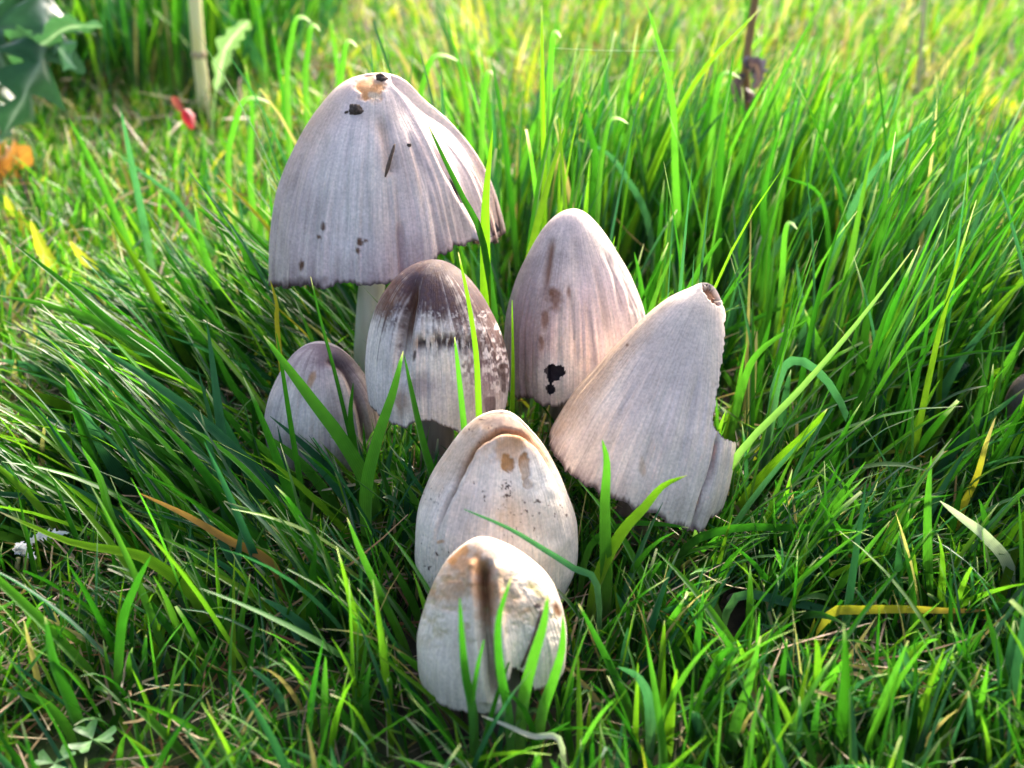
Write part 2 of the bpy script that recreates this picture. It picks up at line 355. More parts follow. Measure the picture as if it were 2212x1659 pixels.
def paint_big(px, py, t, TH, col, disp, fr, s):
    # right-hand lobe folded back behind a long crease
    P1 = [(838, 165), (868, 195), (900, 240), (930, 300), (962, 370), (1000, 440), (1040, 510)]
    d, al, side = poly_dist(px, py, P1); on = fr*sstep(0, .12, al+.02)
    disp = disp - .0042*on*sstep(0, 9, d)*np.exp(-(d/75)**2)*(side > 0) + .0008*on*np.exp(-((d-8)/8)**2)*(side < 0)
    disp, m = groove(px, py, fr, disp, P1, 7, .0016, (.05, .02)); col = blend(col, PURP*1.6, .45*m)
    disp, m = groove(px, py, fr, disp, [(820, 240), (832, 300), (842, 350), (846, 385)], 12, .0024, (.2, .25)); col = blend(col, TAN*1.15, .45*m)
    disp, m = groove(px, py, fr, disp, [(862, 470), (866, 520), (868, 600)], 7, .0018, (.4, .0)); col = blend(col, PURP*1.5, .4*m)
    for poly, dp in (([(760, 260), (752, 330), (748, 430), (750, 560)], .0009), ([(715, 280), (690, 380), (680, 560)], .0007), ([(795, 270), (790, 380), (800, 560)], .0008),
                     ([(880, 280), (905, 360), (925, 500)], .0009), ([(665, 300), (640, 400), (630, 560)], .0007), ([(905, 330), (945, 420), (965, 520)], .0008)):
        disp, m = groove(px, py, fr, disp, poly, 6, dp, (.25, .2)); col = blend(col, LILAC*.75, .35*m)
    col = blend(col, TAN*1.15, .6*fr*blob(px, py, 665, 270, 50, 130, 28, .8)); col = blend(col, LILAC*np.array([.98, .90, .92]), .6*fr*blob(px, py, 630, 430, 55, 170, 6, .8)); col = blend(col, WHITE, .35*fr*blob(px, py, 740, 430, 60, 170, 0, .9)); col = blend(col, LILAC*np.array([1.0, .92, .95]), .5*fr*blob(px, py, 880, 400, 60, 130, 0, .9))
    m = fr*blob(px, py, 800, 190, 30, 26, 10, .3, .45, .08, 3); disp = disp - .0009*m; col = blend(col, ORANGE*1.1, .95*m)
    col = blend(col, CREAM*.8, .7*fr*blob(px, py, 808, 204, 15, 9, 10, .4, .3, .1, 3))
    for cx, cy, rx, ry in ((697, 489, 4, 11), (776, 524, 6, 9), (773, 540, 5, 6), (652, 573, 5, 9), (790, 520, 4, 4), (688, 512, 3, 4)):
        col = blend(col, BROWN*.7, .95*fr*blob(px, py, cx, cy, rx*1.2, ry*1.15, 0, .4, .6, .12))
    col = blend(col, PURP*.8, .75*fr*blob(px, py, 650, 612, 62, 12, -4, .6)); col = blend(col, LILAC*.8, .6*fr*blob(px, py, 1000, 470, 60, 60, 0, .8))
    return col, disp, None
def paint_m1(px, py, t, TH, col, disp, fr, s):
    col = blend(col, PURP*.75, .8*fr*blob(px, py, 730, 760, 66, 40, 22, .6)); col = blend(col, PURP*1.3, .45*fr*blob(px, py, 660, 775, 60, 40, -30, .8))
    G = [(705, 772), (745, 795), (768, 840), (785, 900), (795, 960)]
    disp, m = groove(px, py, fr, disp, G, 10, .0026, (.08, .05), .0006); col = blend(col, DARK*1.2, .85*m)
    disp, m = groove(px, py, fr, disp, [(665, 800), (648, 860), (640, 930)], 6, .001, (.3, .3)); col = blend(col, PURP, .4*m)
    col = blend(col, ORANGE*.8, .8*fr*blob(px, py, 671, 822, 8, 22, 22, .5))
    col = blend(col, PURP*1.2, .45*fr*sstep(.45, .75, .6*vnoise(TH*16, t*2.2)+.4*fbm(px*.04, py*.03, 2, 3))); col = blend(col, WHITE, .35*fr*blob(px, py, 650, 890, 60, 50, 0, .9, .8))
    return col, disp, None
def paint_m2(px, py, t, TH, col, disp, fr, s):
    col = blend(col, WHITE*.95, .35+0*t)
    n = fbm(px*.03, py*.03, 2, 4); fine = fbm(px*.16, py*.11, 5, 3)
    dark = sstep(755, 625, py + 170*(n-.5) + 90*(fine-.5) + 120*(vnoise(TH*26, t*1.5, 2)-.5) - .10*np.abs(px-930))
    right = sstep(-60, 50, (px-1015) - .16*(py-640)*0 + 70*(n-.5)+60*(fine-.5))*sstep(900, 800, py+80*(fine-.5))
    m = np.maximum(dark*sstep(.12, .5, fine+.6*sstep(690, 610, py)), .9*right*sstep(.30, .6, fine+.15*dark)); m = np.where(fr, m, 1)
    col = blend(col, DARK*np.array([1.5, 1.5, 2.2]), .97*m); col = blend(col, BROWN*np.array([.8, 1.0, 1.6]), .5*m*sstep(.4, .7, fine))
    m = fr*blob(px, py, 838, 640, 24, 42, 20, .5, .7, .08, 4); col = blend(col, BROWN, .6*m)
    G = [(905, 590), (890, 640), (880, 690), (872, 740), (868, 800), (872, 860)]
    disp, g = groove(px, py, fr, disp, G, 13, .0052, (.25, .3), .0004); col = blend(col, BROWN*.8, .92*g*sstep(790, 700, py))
    # torn scale band
    band = fr*np.exp(-((py-(738+.0014*(px-950)**2))/17)**2)*sstep(880, 900, px)*sstep(1045, 1015, px)
    fl = sstep(.44, .56, .55*vnoise(px*.17, py*.03, 3)+.45*vnoise(px*.38, py*.07, 5)+.12*(vnoise(px*.05, 2.0)-.5)); col = blend(col, DARK*.9, .95*band*fl); col = blend(col, ORANGE*.75, .6*band*(1-fl)*sstep(.4, .6, n)); disp = disp-.0007*band*fl
    disp = disp + .0008*fr*np.exp(-((py-715)/14)**2)*sstep(880, 900, px)*sstep(1050, 1015, px)*vnoise(px*.1, 4)
    col = blend(col, DARK*1.1, .9*fr*blob(px, py, 896, 768, 4, 12, 10, .4))
    sh = sstep(.58, .70, vnoise(px*.09, py*.03, 8))*sstep(1010, 1050, px)*sstep(700, 760, py)*fr; col = blend(col, DARK*1.2, .8*sh)
    col = blend(col, PURP*1.25, .7*fr*blob(px, py, 908, 838, 28, 26, 0, .6)); col = blend(col, BROWN*1.3, .6*fr*blob(px, py, 868, 870, 16, 24, 0, .6)); col = blend(col, PURP*1.2, .55*fr*blob(px, py, 1040, 850, 30, 60, 0, .7))
    col = blend(col, LILAC*1.05*np.array([.95, .97, 1.1]), .6*fr*blob(px, py, 955, 860, 60, 50, 0, .6))
    return col, disp, None
def paint_m3(px, py, t, TH, col, disp, fr, s):
    col = blend(col, PURP*1.35, .6*fr*blob(px, py, 1135, 700, 55, 180, 8, .7)); col = blend(col, LILAC*.8, .5*fr*blob(px, py, 1180, 560, 50, 110, 10, .7))
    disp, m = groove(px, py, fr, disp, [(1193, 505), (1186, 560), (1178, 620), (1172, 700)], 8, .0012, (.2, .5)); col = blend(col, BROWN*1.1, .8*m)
    disp, m = groove(px, py, fr, disp, [(1238, 505), (1250, 560), (1262, 640)], 12, .0008, (.3, .5)); col = blend(col, LILAC*.8, .5*m)
    for poly in ([(1300, 530), (1330, 600), (1345, 690)], [(1280, 560), (1300, 640), (1312, 740)], [(1262, 640), (1278, 740), (1280, 800)], [(1320, 540), (1355, 620), (1368, 680)], [(1225, 600), (1238, 700), (1245, 800)]):
        disp, m = groove(px, py, fr, disp, poly, 6, .001, (.3, .2), .0003); col = blend(col, LILAC*.82, .4*m)
    for cx, cy, rx, ry in ((1196, 630, 10, 9), (1228, 630, 5, 12), (1178, 692, 7, 22), (1170, 740, 6, 16), (1200, 650, 14, 18)):
        col = blend(col, BROWN*1.0, .75*fr*blob(px, py, cx, cy, rx, ry, 0, .6, .7, .09))
    hole = fr*np.maximum(blob(px, py, 1197, 806, 19, 17, 0, .02, .5, .09, 2), blob(px, py, 1189, 840, 9, 9, 0, .02, .4, .1, 1))
    col = blend(col, WHITE, .5*fr*blob(px, py, 1200, 820, 45, 48, 0, .5))
    return col, disp, hole
def paint_m4(px, py, t, TH, col, disp, fr, s):
    col = blend(col, CREAM*1.04, .35+0*t)
    col = blend(col, TAN*1.05, .65*fr*blob(px, py, 1300, 790, 32, 270, 38, .9)); col = blend(col, LILAC*.95, .5*fr*blob(px, py, 1450, 800, 90, 130, 15, .8))
    disp, m = groove(px, py, fr, disp, [(1556, 930), (1540, 1010), (1518, 1075), (1500, 1140)], 5, .003, (.15, .0)); col = blend(col, PURP, .6*m)
    m = fr*blob(px, py, 1540, 634, 25, 14, 48, .2, .6, .12, 3); disp = disp-.0024*m; col = blend(col, BROWN*1.5, .95*m)
    col = blend(col, DARK, .85*fr*blob(px, py, 1558, 646, 6, 4, 20, .4))
    for poly in ([(1480, 760), (1420, 900), (1380, 1060)], [(1420, 740), (1340, 900), (1290, 1040)], [(1520, 780), (1490, 900), (1450, 1100)], [(1370, 790), (1290, 920), (1240, 1020)]):
        disp, m = groove(px, py, fr, disp, poly, 9, .0007, (.3, .2)); col = blend(col, LILAC*.82, .3*m)
    col = blend(col, TAN, .5*fr*blob(px, py, 1388, 1008, 8, 22, -10, .5)); col = blend(col, BROWN, .8*fr*blob(px, py, 1355, 745, 3, 3, 0, .4))
    hem = fr*sstep(.90, 1.0, s)*sstep(.3, .6, vnoise(TH*50, 2.0)); col = blend(col, PURP*.9, .6*hem*sstep(1360, 1250, px))
    return col, disp, None
def paint_m5(px, py, t, TH, col, disp, fr, s):
    col = blend(col, np.array([.76, .66, .53]), .55+0*t)
    H = [(935, 1240), (938, 1180), (955, 1110), (982, 1050), (1012, 990), (1045, 950), (1085, 934), (1125, 938), (1160, 965), (1195, 1020), (1222, 1100), (1232, 1180)]
    px, py = px + 14*(fbm(px*.02, py*.02, 9, 3)-.5), py + 14*(fbm(px*.02+5, py*.02, 9, 3)-.5)
    d, al, side = poly_dist(px, py, H)
    wgt = sstep(.05, .3, al)*sstep(.95, .6, al)*fr
    disp = disp + .0014*fr*(fbm(px*.016, py*.012, 6, 3)-.5)*2*np.clip(np.cos(TH)*1.5, 0, 1)
    inside = np.where(side > 0, 1, 0)
    disp = disp + (.0016*np.exp(-((d-16)/14)**2)*(side < 0) - .0006*np.exp(-(d/40)**2)*(side > 0))*wgt
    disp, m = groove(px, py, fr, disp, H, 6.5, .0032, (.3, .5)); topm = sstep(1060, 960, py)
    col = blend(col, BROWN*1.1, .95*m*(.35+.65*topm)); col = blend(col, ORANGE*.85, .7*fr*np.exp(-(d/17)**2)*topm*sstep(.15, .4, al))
    col = blend(col, TAN*.95, .7*fr*blob(px, py, 1100, 905, 100, 40, 8, .7)); col = blend(col, TAN*1.1, .5*fr*blob(px, py, 985, 980, 30, 90, 38, .8)); col = blend(col, TAN*1.2, .4*fr*blob(px, py, 1190, 985, 20, 70, -25, .7))
    for cx, cy, rx, ry, an in ((1098, 1002, 12, 20, -12), (1133, 1010, 10, 34, -8), (1141, 1046, 9, 14, 0)):
        m = fr*blob(px, py, cx, cy, rx, ry, an, .12, .5, .09, 2); disp = disp-.0005*m; col = blend(col, ORANGE*.8*np.array([.9, .95, 1.1]), .95*m)
    col = blend(col, ORANGE*1.0, .65*fr*blob(px, py, 1095, 972, 34, 34, 0, .8, .7)); col = blend(col, ORANGE*1.0, .5*fr*blob(px, py, 1150, 960, 30, 16, 30, .8, .7)); col = blend(col, PURP*1.3, .4*fr*blob(px, py, 1110, 910, 60, 20, 8, .8)); col = blend(col, TAN*1.25, .6*fr*blob(px, py, 1125, 1105, 50, 40, 0, .9, .7)); col = blend(col, LILAC*.95, .5*fr*blob(px, py, 1010, 1100, 40, 60, 20, .9)); col = blend(col, WHITE, .5*fr*blob(px, py, 1160, 1060, 40, 60, 0, .8))
    sp_ = fr*blob(px, py, 1095, 1058, 16, 20, 20, .5)*sstep(.6, .68, vnoise(px*.28, py*.28)); col = blend(col, DARK, .95*sp_)
    sp_ = fr*sstep(.88, .91, vnoise(px*.17+9, py*.17))*sstep(.55, .7, vnoise(px*.02, py*.02)); col = blend(col, DARK*1.3, .9*sp_)
    col = blend(col, ORANGE, .7*fr*blob(px, py, 951, 1172, 10, 4, -10, .5))
    return col, disp, None
def paint_m6(px, py, t, TH, col, disp, fr, s):
    col = blend(col, np.array([.70, .61, .48]), .7+0*t)
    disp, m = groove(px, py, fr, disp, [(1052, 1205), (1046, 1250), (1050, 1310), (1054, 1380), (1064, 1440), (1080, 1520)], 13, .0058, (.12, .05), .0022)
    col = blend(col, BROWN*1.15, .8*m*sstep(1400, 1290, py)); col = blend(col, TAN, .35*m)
    col = blend(col, BROWN*1.6, .95*fr*blob(px, py, 1046, 1262, 25, 56, -6, .8)); col = blend(col, ORANGE*.95, .8*fr*blob(px, py, 992, 1218, 36, 58, 35, .8, .7)); col = blend(col, TAN*.85, .75*fr*blob(px, py, 978, 1278, 52, 26, 0, .9, .7)); col = blend(col, TAN*.8, .6*fr*blob(px, py, 1078, 1250, 30, 60, -20, .9)); col = blend(col, TAN*1.1, .5*fr*blob(px, py, 1095, 1310, 60, 30, 0, .9, .8))
    col = blend(col, ORANGE, .85*fr*blob(px, py, 975, 1212, 10, 8, 0, .25)); col = blend(col, ORANGE*1.1, .7*fr*blob(px, py, 1000, 1190, 16, 10, -30, .4))
    disp = disp + .0010*fr*np.clip(np.cos(TH)*1.5, 0, 1)*(fbm(px*.02, py*.010, 6, 2)-.5)*2 - .0018*fr*blob(px, py, 1125, 1440, 26, 110, 8, .9, .2)
    pit = fbm(px*.045, py*.06, 4, 4); disp = disp - .0004*fr*np.clip(np.cos(TH)*1.6, 0, 1)*sstep(.40, .75, pit)*sstep(1200, 1260, py)*sstep(1450, 1360, py); col = blend(col, np.array([.42, .33, .16]), .55*fr*sstep(.56, .72, pit)*sstep(1220, 1270, py)*sstep(1430, 1350, py))
    col = blend(col, np.array([.25, .22, .05]), .7*fr*blob(px, py, 1160, 1272, 7, 20, -40, .6)); col = blend(col, DARK, .9*fr*blob(px, py, 1166, 1307, 6, 5, 0, .4)); col = blend(col, BROWN, .9*fr*blob(px, py, 1204, 1318, 7, 15, -20, .5)); col = blend(col, TAN*.9, .6*fr*blob(px, py, 1140, 1318, 14, 7, -15, .5))
    return col, disp, None

def cut_m4(px, py):
    xb = np.interp(py, [600, 650, 680, 750, 820, 870, 908, 922, 936, 946, 953, 960], [1640, 1566, 1567, 1564, 1556, 1547, 1541, 1546, 1553, 1566, 1584, 1640])
    return (px > xb + 5*(vnoise(py*.12, 3.0)-.5)).astype(float)
SPECS = [
 dict(label='tallest mushroom with the widest bell-shaped pale cap and bare ivory stem', apex=(818, 160), Ya=.52, rim=(838, 530), Yb=.52, base=(798, 930), base_y=.515, stem_px=(797, 690), stem_r=.0066, stem_top=.5,
      prof=[(0, 0, 0), (.035, 70, 50), (.16, 126, 97), (.32, 170, 160), (.5, 205, 204), (.71, 230, 233), (.92, 244, 250), (1.08, 249, 256), (1.3, 252, 260)],
      hem=[(-180, .9), (-120, 1.1), (-90, 1.26), (-60, 1.12), (-45, 1.07), (-20, 1.0), (0, .97), (8, .97), (12, .95), (25, .90), (41, .84), (60, .87), (88, .97), (130, .95)], seed=1, paint=paint_big, rag=.024, plic=.03, clear=.86),
 dict(label='small egg-shaped mushroom with purplish top, beside the ivory stem', apex=(690, 742), Ya=.45, rim=(697, 955), Yb=.45, base=(700, 1040), stem_r=.006,
      prof=[(0, 0, 0), (.09, 50, 50), (.34, 92, 96), (.55, 113, 116), (.78, 123, 124), (1.0, 117, 117), (1.2, 100, 100)], hem=[(-180, 1.1), (0, 1.12)], seed=2, paint=paint_m1, clear=.5),
 dict(label='mushroom with dark brown top and torn scaly band on a whitish cap', apex=(935, 565), Ya=.425, rim=(945, 850), Yb=.425, base=(945, 1090), stem_r=.0075, stem_mat=M_STEMB,
      prof=[(0, 0, 0), (.13, 84, 74), (.34, 127, 117), (.62, 148, 148), (.83, 153, 156), (1.03, 147, 152), (1.25, 132, 140)],
      hem=[(-180, 1.0), (-90, 1.0), (-40, 1.02), (-25, 1.05), (-14, .98), (0, .97), (10, 1.0), (20, 1.07), (60, 1.1), (120, 1.0)], seed=3, paint=paint_m2, res=(240, 520), clear=.72),
 dict(label='upright conical grey-lilac mushroom with a dark hole near its hem', apex=(1238, 452), Ya=.475, rim=(1240, 800), Yb=.47, base=(1205, 1010), stem_r=.008, stem_mat=M_STEMB,
      prof=[(0, 0, 0), (.09, 58, 52), (.27, 99, 96), (.46, 129, 130), (.66, 145, 152), (.89, 148, 162), (1.2, 140, 160)],
      hem=[(-180, 1.05), (-60, 1.09), (-45, 1.04), (-20, 1.07), (-5, 1.02), (20, 1.08), (90, 1.1)], seed=4, paint=paint_m3, plic=.026, clear=.9),
 dict(label='mushroom leaning right with torn tip and notched side, smooth cream cap', apex=(1530, 612), Ya=.415, rim=(1390, 1000), Yb=.40, base=(1350, 1190), stem_r=.007, stem_mat=M_STEMB,
      cut=cut_m4, prof=[(0, 0, 0, 0), (.05, 34, 36, 33), (.145, 74, 64, 66), (.338, 120, 104, 105), (.46, 143, 130, 128), (.606, 166, 154, 155), (.755, 190, 172, 182), (.9, 204, 184, 196), (1.0, 212, 188, 205), (1.2, 222, 190, 215)],
      hem=[(-180, 1.0), (-90, 1.0), (-60, 1.07), (-37, 1.09), (0, 1.10), (36, 1.15), (44, 1.15), (47, 1.10), (66, 1.06), (90, .95), (120, .95)], seed=5, paint=paint_m4, rag=.022, plic=.013, clear=.9),
 dict(label='oval mushroom with a reddish hood-like crease, behind the smallest front mushroom', apex=(1085, 890), Ya=.36, rim=(1070, 1200), Yb=.355, base=(1066, 1370), stem_r=.009,
      prof=[(0, 0, 0), (.10, 72, 56), (.3, 119, 109), (.52, 156, 145), (.78, 175, 172), (.97, 175, 176), (1.19, 153, 157), (1.35, 125, 125)], hem=[(-180, 1.2), (0, 1.22)], seed=6, paint=paint_m5, res=(220, 440), plic=.008, clear=.82),
 dict(label='squat pitted cream mushroom with brown central crease and arched gap at its hem', apex=(1038, 1166), Ya=.305, rim=(1065, 1420), Yb=.302, base=(1090, 1570), stem_r=.008, stem_mat=M_STEMB,
      prof=[(0, 0, 0), (.08, 50, 52), (.2, 86, 92), (.5, 132, 152), (.8, 157, 164), (1.04, 160, 157), (1.3, 145, 132)],
      hem=[(-180, 1.1), (-90, 1.1), (-40, 1.1), (0, 1.10), (8, 1.07), (12, .84), (18, .76), (26, .82), (34, 1.0), (60, 1.08)], seed=7, paint=paint_m6, res=(220, 440), plic=.012, clear=.75),
]
for s_ in SPECS: mushroom(s_)
def paint_bud(px, py, t, TH, col, disp, fr, s):
    col = blend(col, LILAC*.9, .6+0*t); col = blend(col, PURP*.6, .9*sstep(.5, .75, t)); return col, disp, None
mushroom(dict(label='tiny dark-bellied mushroom bud hidden low in the short grass', apex=(1586, 1283), Ya=.37, rim=(1578, 1345), Yb=.37, base=(1578, 1378), stem_r=.0022, stem_mat=M_STEMB,
      prof=[(0, 0, 0), (.1, 12, 11), (.4, 20, 19), (.8, 20, 18), (1.2, 11, 11)], hem=[(-180, 1.05), (0, 1.05)], seed=8, paint=paint_bud, res=(50, 90), clear=.9))
mushroom(dict(label='dark purple mushroom cap at the edge of the grass, apart from the clump', apex=(2235, 806), Ya=.47, rim=(2240, 900), Yb=.47, base=(2240, 1000), stem_r=.006, stem_mat=M_STEMB,
      prof=[(0, 0, 0), (.1, 30, 30), (.4, 54, 54), (.8, 66, 66), (1.2, 62, 62)], hem=[(-180, 1.05), (0, 1.05)], seed=9, paint=lambda px, py, t, TH, col, disp, fr, s: (col*.25+PURP*.25, disp, None), res=(60, 120), clear=.5))

# ------------------------------------------------------------------ single blades that stand out
HC = dict(g=(.035, .15, .011), y=(.15, .30, .012), b=(.05, .16, .07), d=(.03, .12, .012), l=(.075, .235, .02), s=(.42, .31, .15), o=(.42, .20, .06), Y=(.48, .38, .03), p=(.17, .30, .07), w=(.55, .55, .45))
def strip(P, hw, rot=0.0, fold=.22, twist=0.0):
    """V-folded ribbon along the 3D path P with half widths hw; turned about its own length by rot"""
    n = len(P); T = np.gradient(P, axis=0); T /= np.linalg.norm(T, axis=1)[:, None]
    view = P - CAM; view /= np.linalg.norm(view, axis=1)[:, None]
    S = np.cross(T, view); S /= np.linalg.norm(S, axis=1)[:, None]; Nn = np.cross(S, T)
    a = rot + twist*np.linspace(0, 1, n); S2 = S*np.cos(a)[:, None] + Nn*np.sin(a)[:, None]; N2 = np.cross(S2, T)
    V = np.stack([P - S2*hw[:, None], P + N2*(hw*fold*2)[:, None], P + S2*hw[:, None]], 1)
    return V
def hero(pts, w, c, Y0=None, dY=0.0, label=None, group=None, rot=None, n=16, name='grass_blade', cat='grass blade', tip=None, taper=2.2, mat=None, lift=0.0):
    p0 = on_ground(*pts[0], lift) if Y0 is None else at_y(*pts[0], Y0)
    Y0 = p0[1]; k = len(pts)-1
    L_ = np.concatenate([[0], np.cumsum([math.dist(pts[i], pts[i+1]) for i in range(k)])]); L_ /= L_[-1]
    P = [at_y(px, py, Y0 + dY*L_[i]) for i, (px, py) in enumerate(pts)]
    gz = float(gh(P[0][0], P[0][1]))
    if P[0][2] > gz+.004: P.insert(0, P[0] + np.array([(P[0]-P[1])[0]*.25, 0.004, 0])); P[0][2] = gz-.002
    else: P[0][2] = gz-.002
    C_ = resample(P, n); s = np.linspace(0, 1, n)
    hw = .5*w*(project(C_)[2]/F)*(.6+.4*np.minimum(s/.25, 1))*np.maximum((1-s**taper), .0)**.75 + .00012
    rot = random.uniform(-.5, .5) if rot is None else rot
    V_ = strip(C_, hw, rot, .2, random.uniform(-.4, .4))
    base = np.array(HC[c])*random.uniform(.85, 1.15); cc = np.repeat(base[None], n, 0)
    cc = cc + (np.array([.20, .26, .08])-cc)*(.35*np.clip(1-s/.3, 0, 1))[:, None]
    if tip is not None: cc = cc + (np.array(HC[tip])-cc)*sstep(.55, .95, s)[:, None]
    elif random.random() < .5: cc[-1:] = (.5, .42, .25)
    cc = np.repeat(cc[:, None], 3, 1).reshape(-1, 3); ac = np.tile([-1., 0, 1.], n)
    qx, qy, qd = project(C_)
    for j in range(int(n*.18), n):
        for f in (0, .5):
            j2 = min(j+1, n-1); CLEAR.append((qx[j]*(1-f)+qx[j2]*f, qy[j]*(1-f)+qy[j2]*f, max(5, .65*w*(1-s[j]**2)), qd[j]-.003, .93))
    root = C_[0].copy(); me = mesh_np(name, V_.reshape(-1, 3), grid_faces(n, 3), mat or M_GRASS, cc, {'across': ac})
    o = link(name, me, loc=root); tag(o, label, cat, group); return o
# before or beside the caps
S_ = [
 ([(1172, 748), (1175, 430), (1172, 200), (1170, 12)], 13, 'y', .60, .0, 'tallest straight yellow-green grass blade rising behind the conical mushroom'),
 ([(1050, 760), (1048, 520), (1050, 420), (1064, 282)], 24, 'y', .458, .0, 'broad yellow-green grass blade standing against the widest cap'),
 ([(1082, 800), (1045, 530), (1002, 430), (960, 345), (924, 268)], 15, 'd', .462, -.012, 'dark green grass blade slanting across the widest cap'),
 ([(1040, 1000), (1034, 880), (1028, 760), (1010, 640), (990, 545)], 14, 'y', .388, .0, 'thin yellow-green blade rising in front of the dark-topped cap'),
 ([(1012, 1060), (1004, 940), (990, 800), (982, 728)], 16, 'l', .386, .0, 'short light green blade in front of the dark-topped cap'),
 ([(790, 1075), (812, 960), (848, 850), (871, 758)], 28, 'l', .385, .0, 'broad bright blade leaning right between the purplish egg cap and dark-topped cap'),
 ([(948, 1080), (915, 960), (890, 850), (873, 768)], 18, 'g', .383, .0, 'green blade leaning left at the hem of the dark-topped cap'),
 ([(800, 1060), (740, 952), (680, 872), (620, 792), (569, 725)], 32, 'l', .405, .0, 'broadest green blade laid across the purplish egg-shaped cap'),
 ([(778, 1040), (752, 925), (722, 800), (692, 690), (671, 598)], 9, 'd', .412, .0, 'thin dark blade rising past the purplish egg cap to the widest hem'),
 ([(776, 1040), (764, 960), (757, 895), (763, 828)], 17, 'g', .41, .0, 'short green blade with narrow tip on the purplish egg cap'),
 ([(650, 1050), (630, 930), (610, 800), (597, 720)], 12, 'g', .41, .0, 'narrow green blade along the outer edge of the purplish egg cap'),
 ([(1022, 1545), (1006, 1460), (998, 1380), (993, 1292)], 20, 'g', .272, .0, 'green blade standing before the brown crease of the squat pitted cap'),
 ([(1100, 1560), (1080, 1440), (1077, 1340), (1104, 1248)], 20, 'g', .272, .0, 'curved green blade beside the brown crease of the squat pitted cap'),
 ([(1128, 1530), (1150, 1430), (1174, 1350), (1184, 1284)], 26, 'l', .276, .0, 'broad green blade over the arched gap of the squat pitted cap'),
 ([(1170, 1545), (1195, 1470), (1214, 1400), (1216, 1330)], 24, 'l', .282, .0, 'broad green blade along the outer flank of the squat pitted cap'),
 ([(1020, 1540), (1030, 1450), (1046, 1382)], 11, 'g', .270, .0, 'smallest green blade on the lower half of the squat pitted cap'),
 ([(1290, 1265), (1240, 1228), (1180, 1190), (1100, 1142), (1002, 1100)], 14, 'b', .33, -.014, 'blue-green blade lying across the cap with the reddish crease'),
 ([(1310, 1270), (1308, 1180), (1307, 1080), (1311, 1000), (1301, 950)], 27, 'l', .345, .0, 'upright bright green blade in front of the leaning cream cap'),
 ([(1288, 1260), (1340, 1155), (1390, 1098), (1432, 1050), (1484, 1027)], 26, 'y', .345, .0, 'bent yellow-green blade curving over the leaning cream cap'),
 ([(1270, 1190), (1345, 1135), (1420, 1132), (1488, 1140)], 14, 'g', .352, .0, 'green blade lying level along the hem of the leaning cream cap'),
 ([(600, 720), (598, 660), (584, 606)], 10, 'Y', .47, .0, 'short yellow blade at the low edge of the widest cap'),
 ([(1106, 900), (1108, 800), (1106, 648)], 11, 'y', .43, .0, 'slim yellow-green blade between dark-topped and conical caps'),
 ([(1400, 900), (1394, 700), (1382, 600), (1370, 545)], 14, 'g', .50, .0, 'green blade tip between conical and leaning caps'),
]
for p, w, c, y0, dy, lab in S_: hero(p, w, c, y0, dy, lab, rot=random.uniform(-.25, .25))
D_ = [   # dry or odd ones
 ([(590, 1222), (490, 1165), (400, 1112), (298, 1064)], 20, 'o', 'dry orange-brown blade lying in the shade beside the clump', dict(tip='o')),
 ([(1790, 1330), (1860, 1318), (1960, 1316), (2060, 1320), (2130, 1318)], 20, 'Y', 'yellow dying blade lying flat with a brown tip', dict(tip='o')),
 ([(1590, 1290), (1700, 1300), (1800, 1322), (1900, 1358), (2030, 1402)], 20, 'b', 'long folded blue-green blade lying over the short grass', {}),
 ([(1480, 1185), (1580, 1142), (1720, 1140), (1860, 1138), (1944, 1118)], 18, 'g', 'level green blade lying out past the leaning cream cap', {}),
 ([(1655, 980), (1680, 820), (1720, 778), (1780, 815), (1830, 900), (1850, 990), (1860, 1042)], 22, 'b', 'arching blue-green blade bent over like a hoop', {}),
 ([(2080, 1095), (2110, 1030), (2130, 960), (2150, 903)], 16, 'Y', 'lone yellow blade with straw tip standing upright', dict(tip='s')),
 ([(2180, 1230), (2130, 1160), (2080, 1120), (2030, 1082)], 26, 'w', 'flat whitish bleached blade lying in the grass', {}),
 ([(1520, 1110), (1600, 975), (1720, 850), (1850, 700), (1971, 540)], 17, 'p', 'long straight pale green blade slanting up beside the leaning cap', {}),
 ([(420, 1290), (330, 1215), (270, 1192), (150, 1170), (0, 1106)], 26, 'y', 'broad yellow-green blade reaching over the bleached petal tuft', {}),
 ([(1750, 985), (1850, 985), (1940, 975), (2000, 988)], 13, 'l', 'thin arched blade ending in a brown withered tip', dict(tip='o')),
 ([(1210, 1600), (1150, 1590), (1090, 1565), (1040, 1546)], 12, 'w', 'bleached straw lying at the foot of the squat pitted cap', {}),
]
for p, w, c, lab, kw in D_: hero(p, w, c, None, 0.0, lab, rot=random.uniform(-.3, .3), lift=.024, **kw)   # resting on the grass below
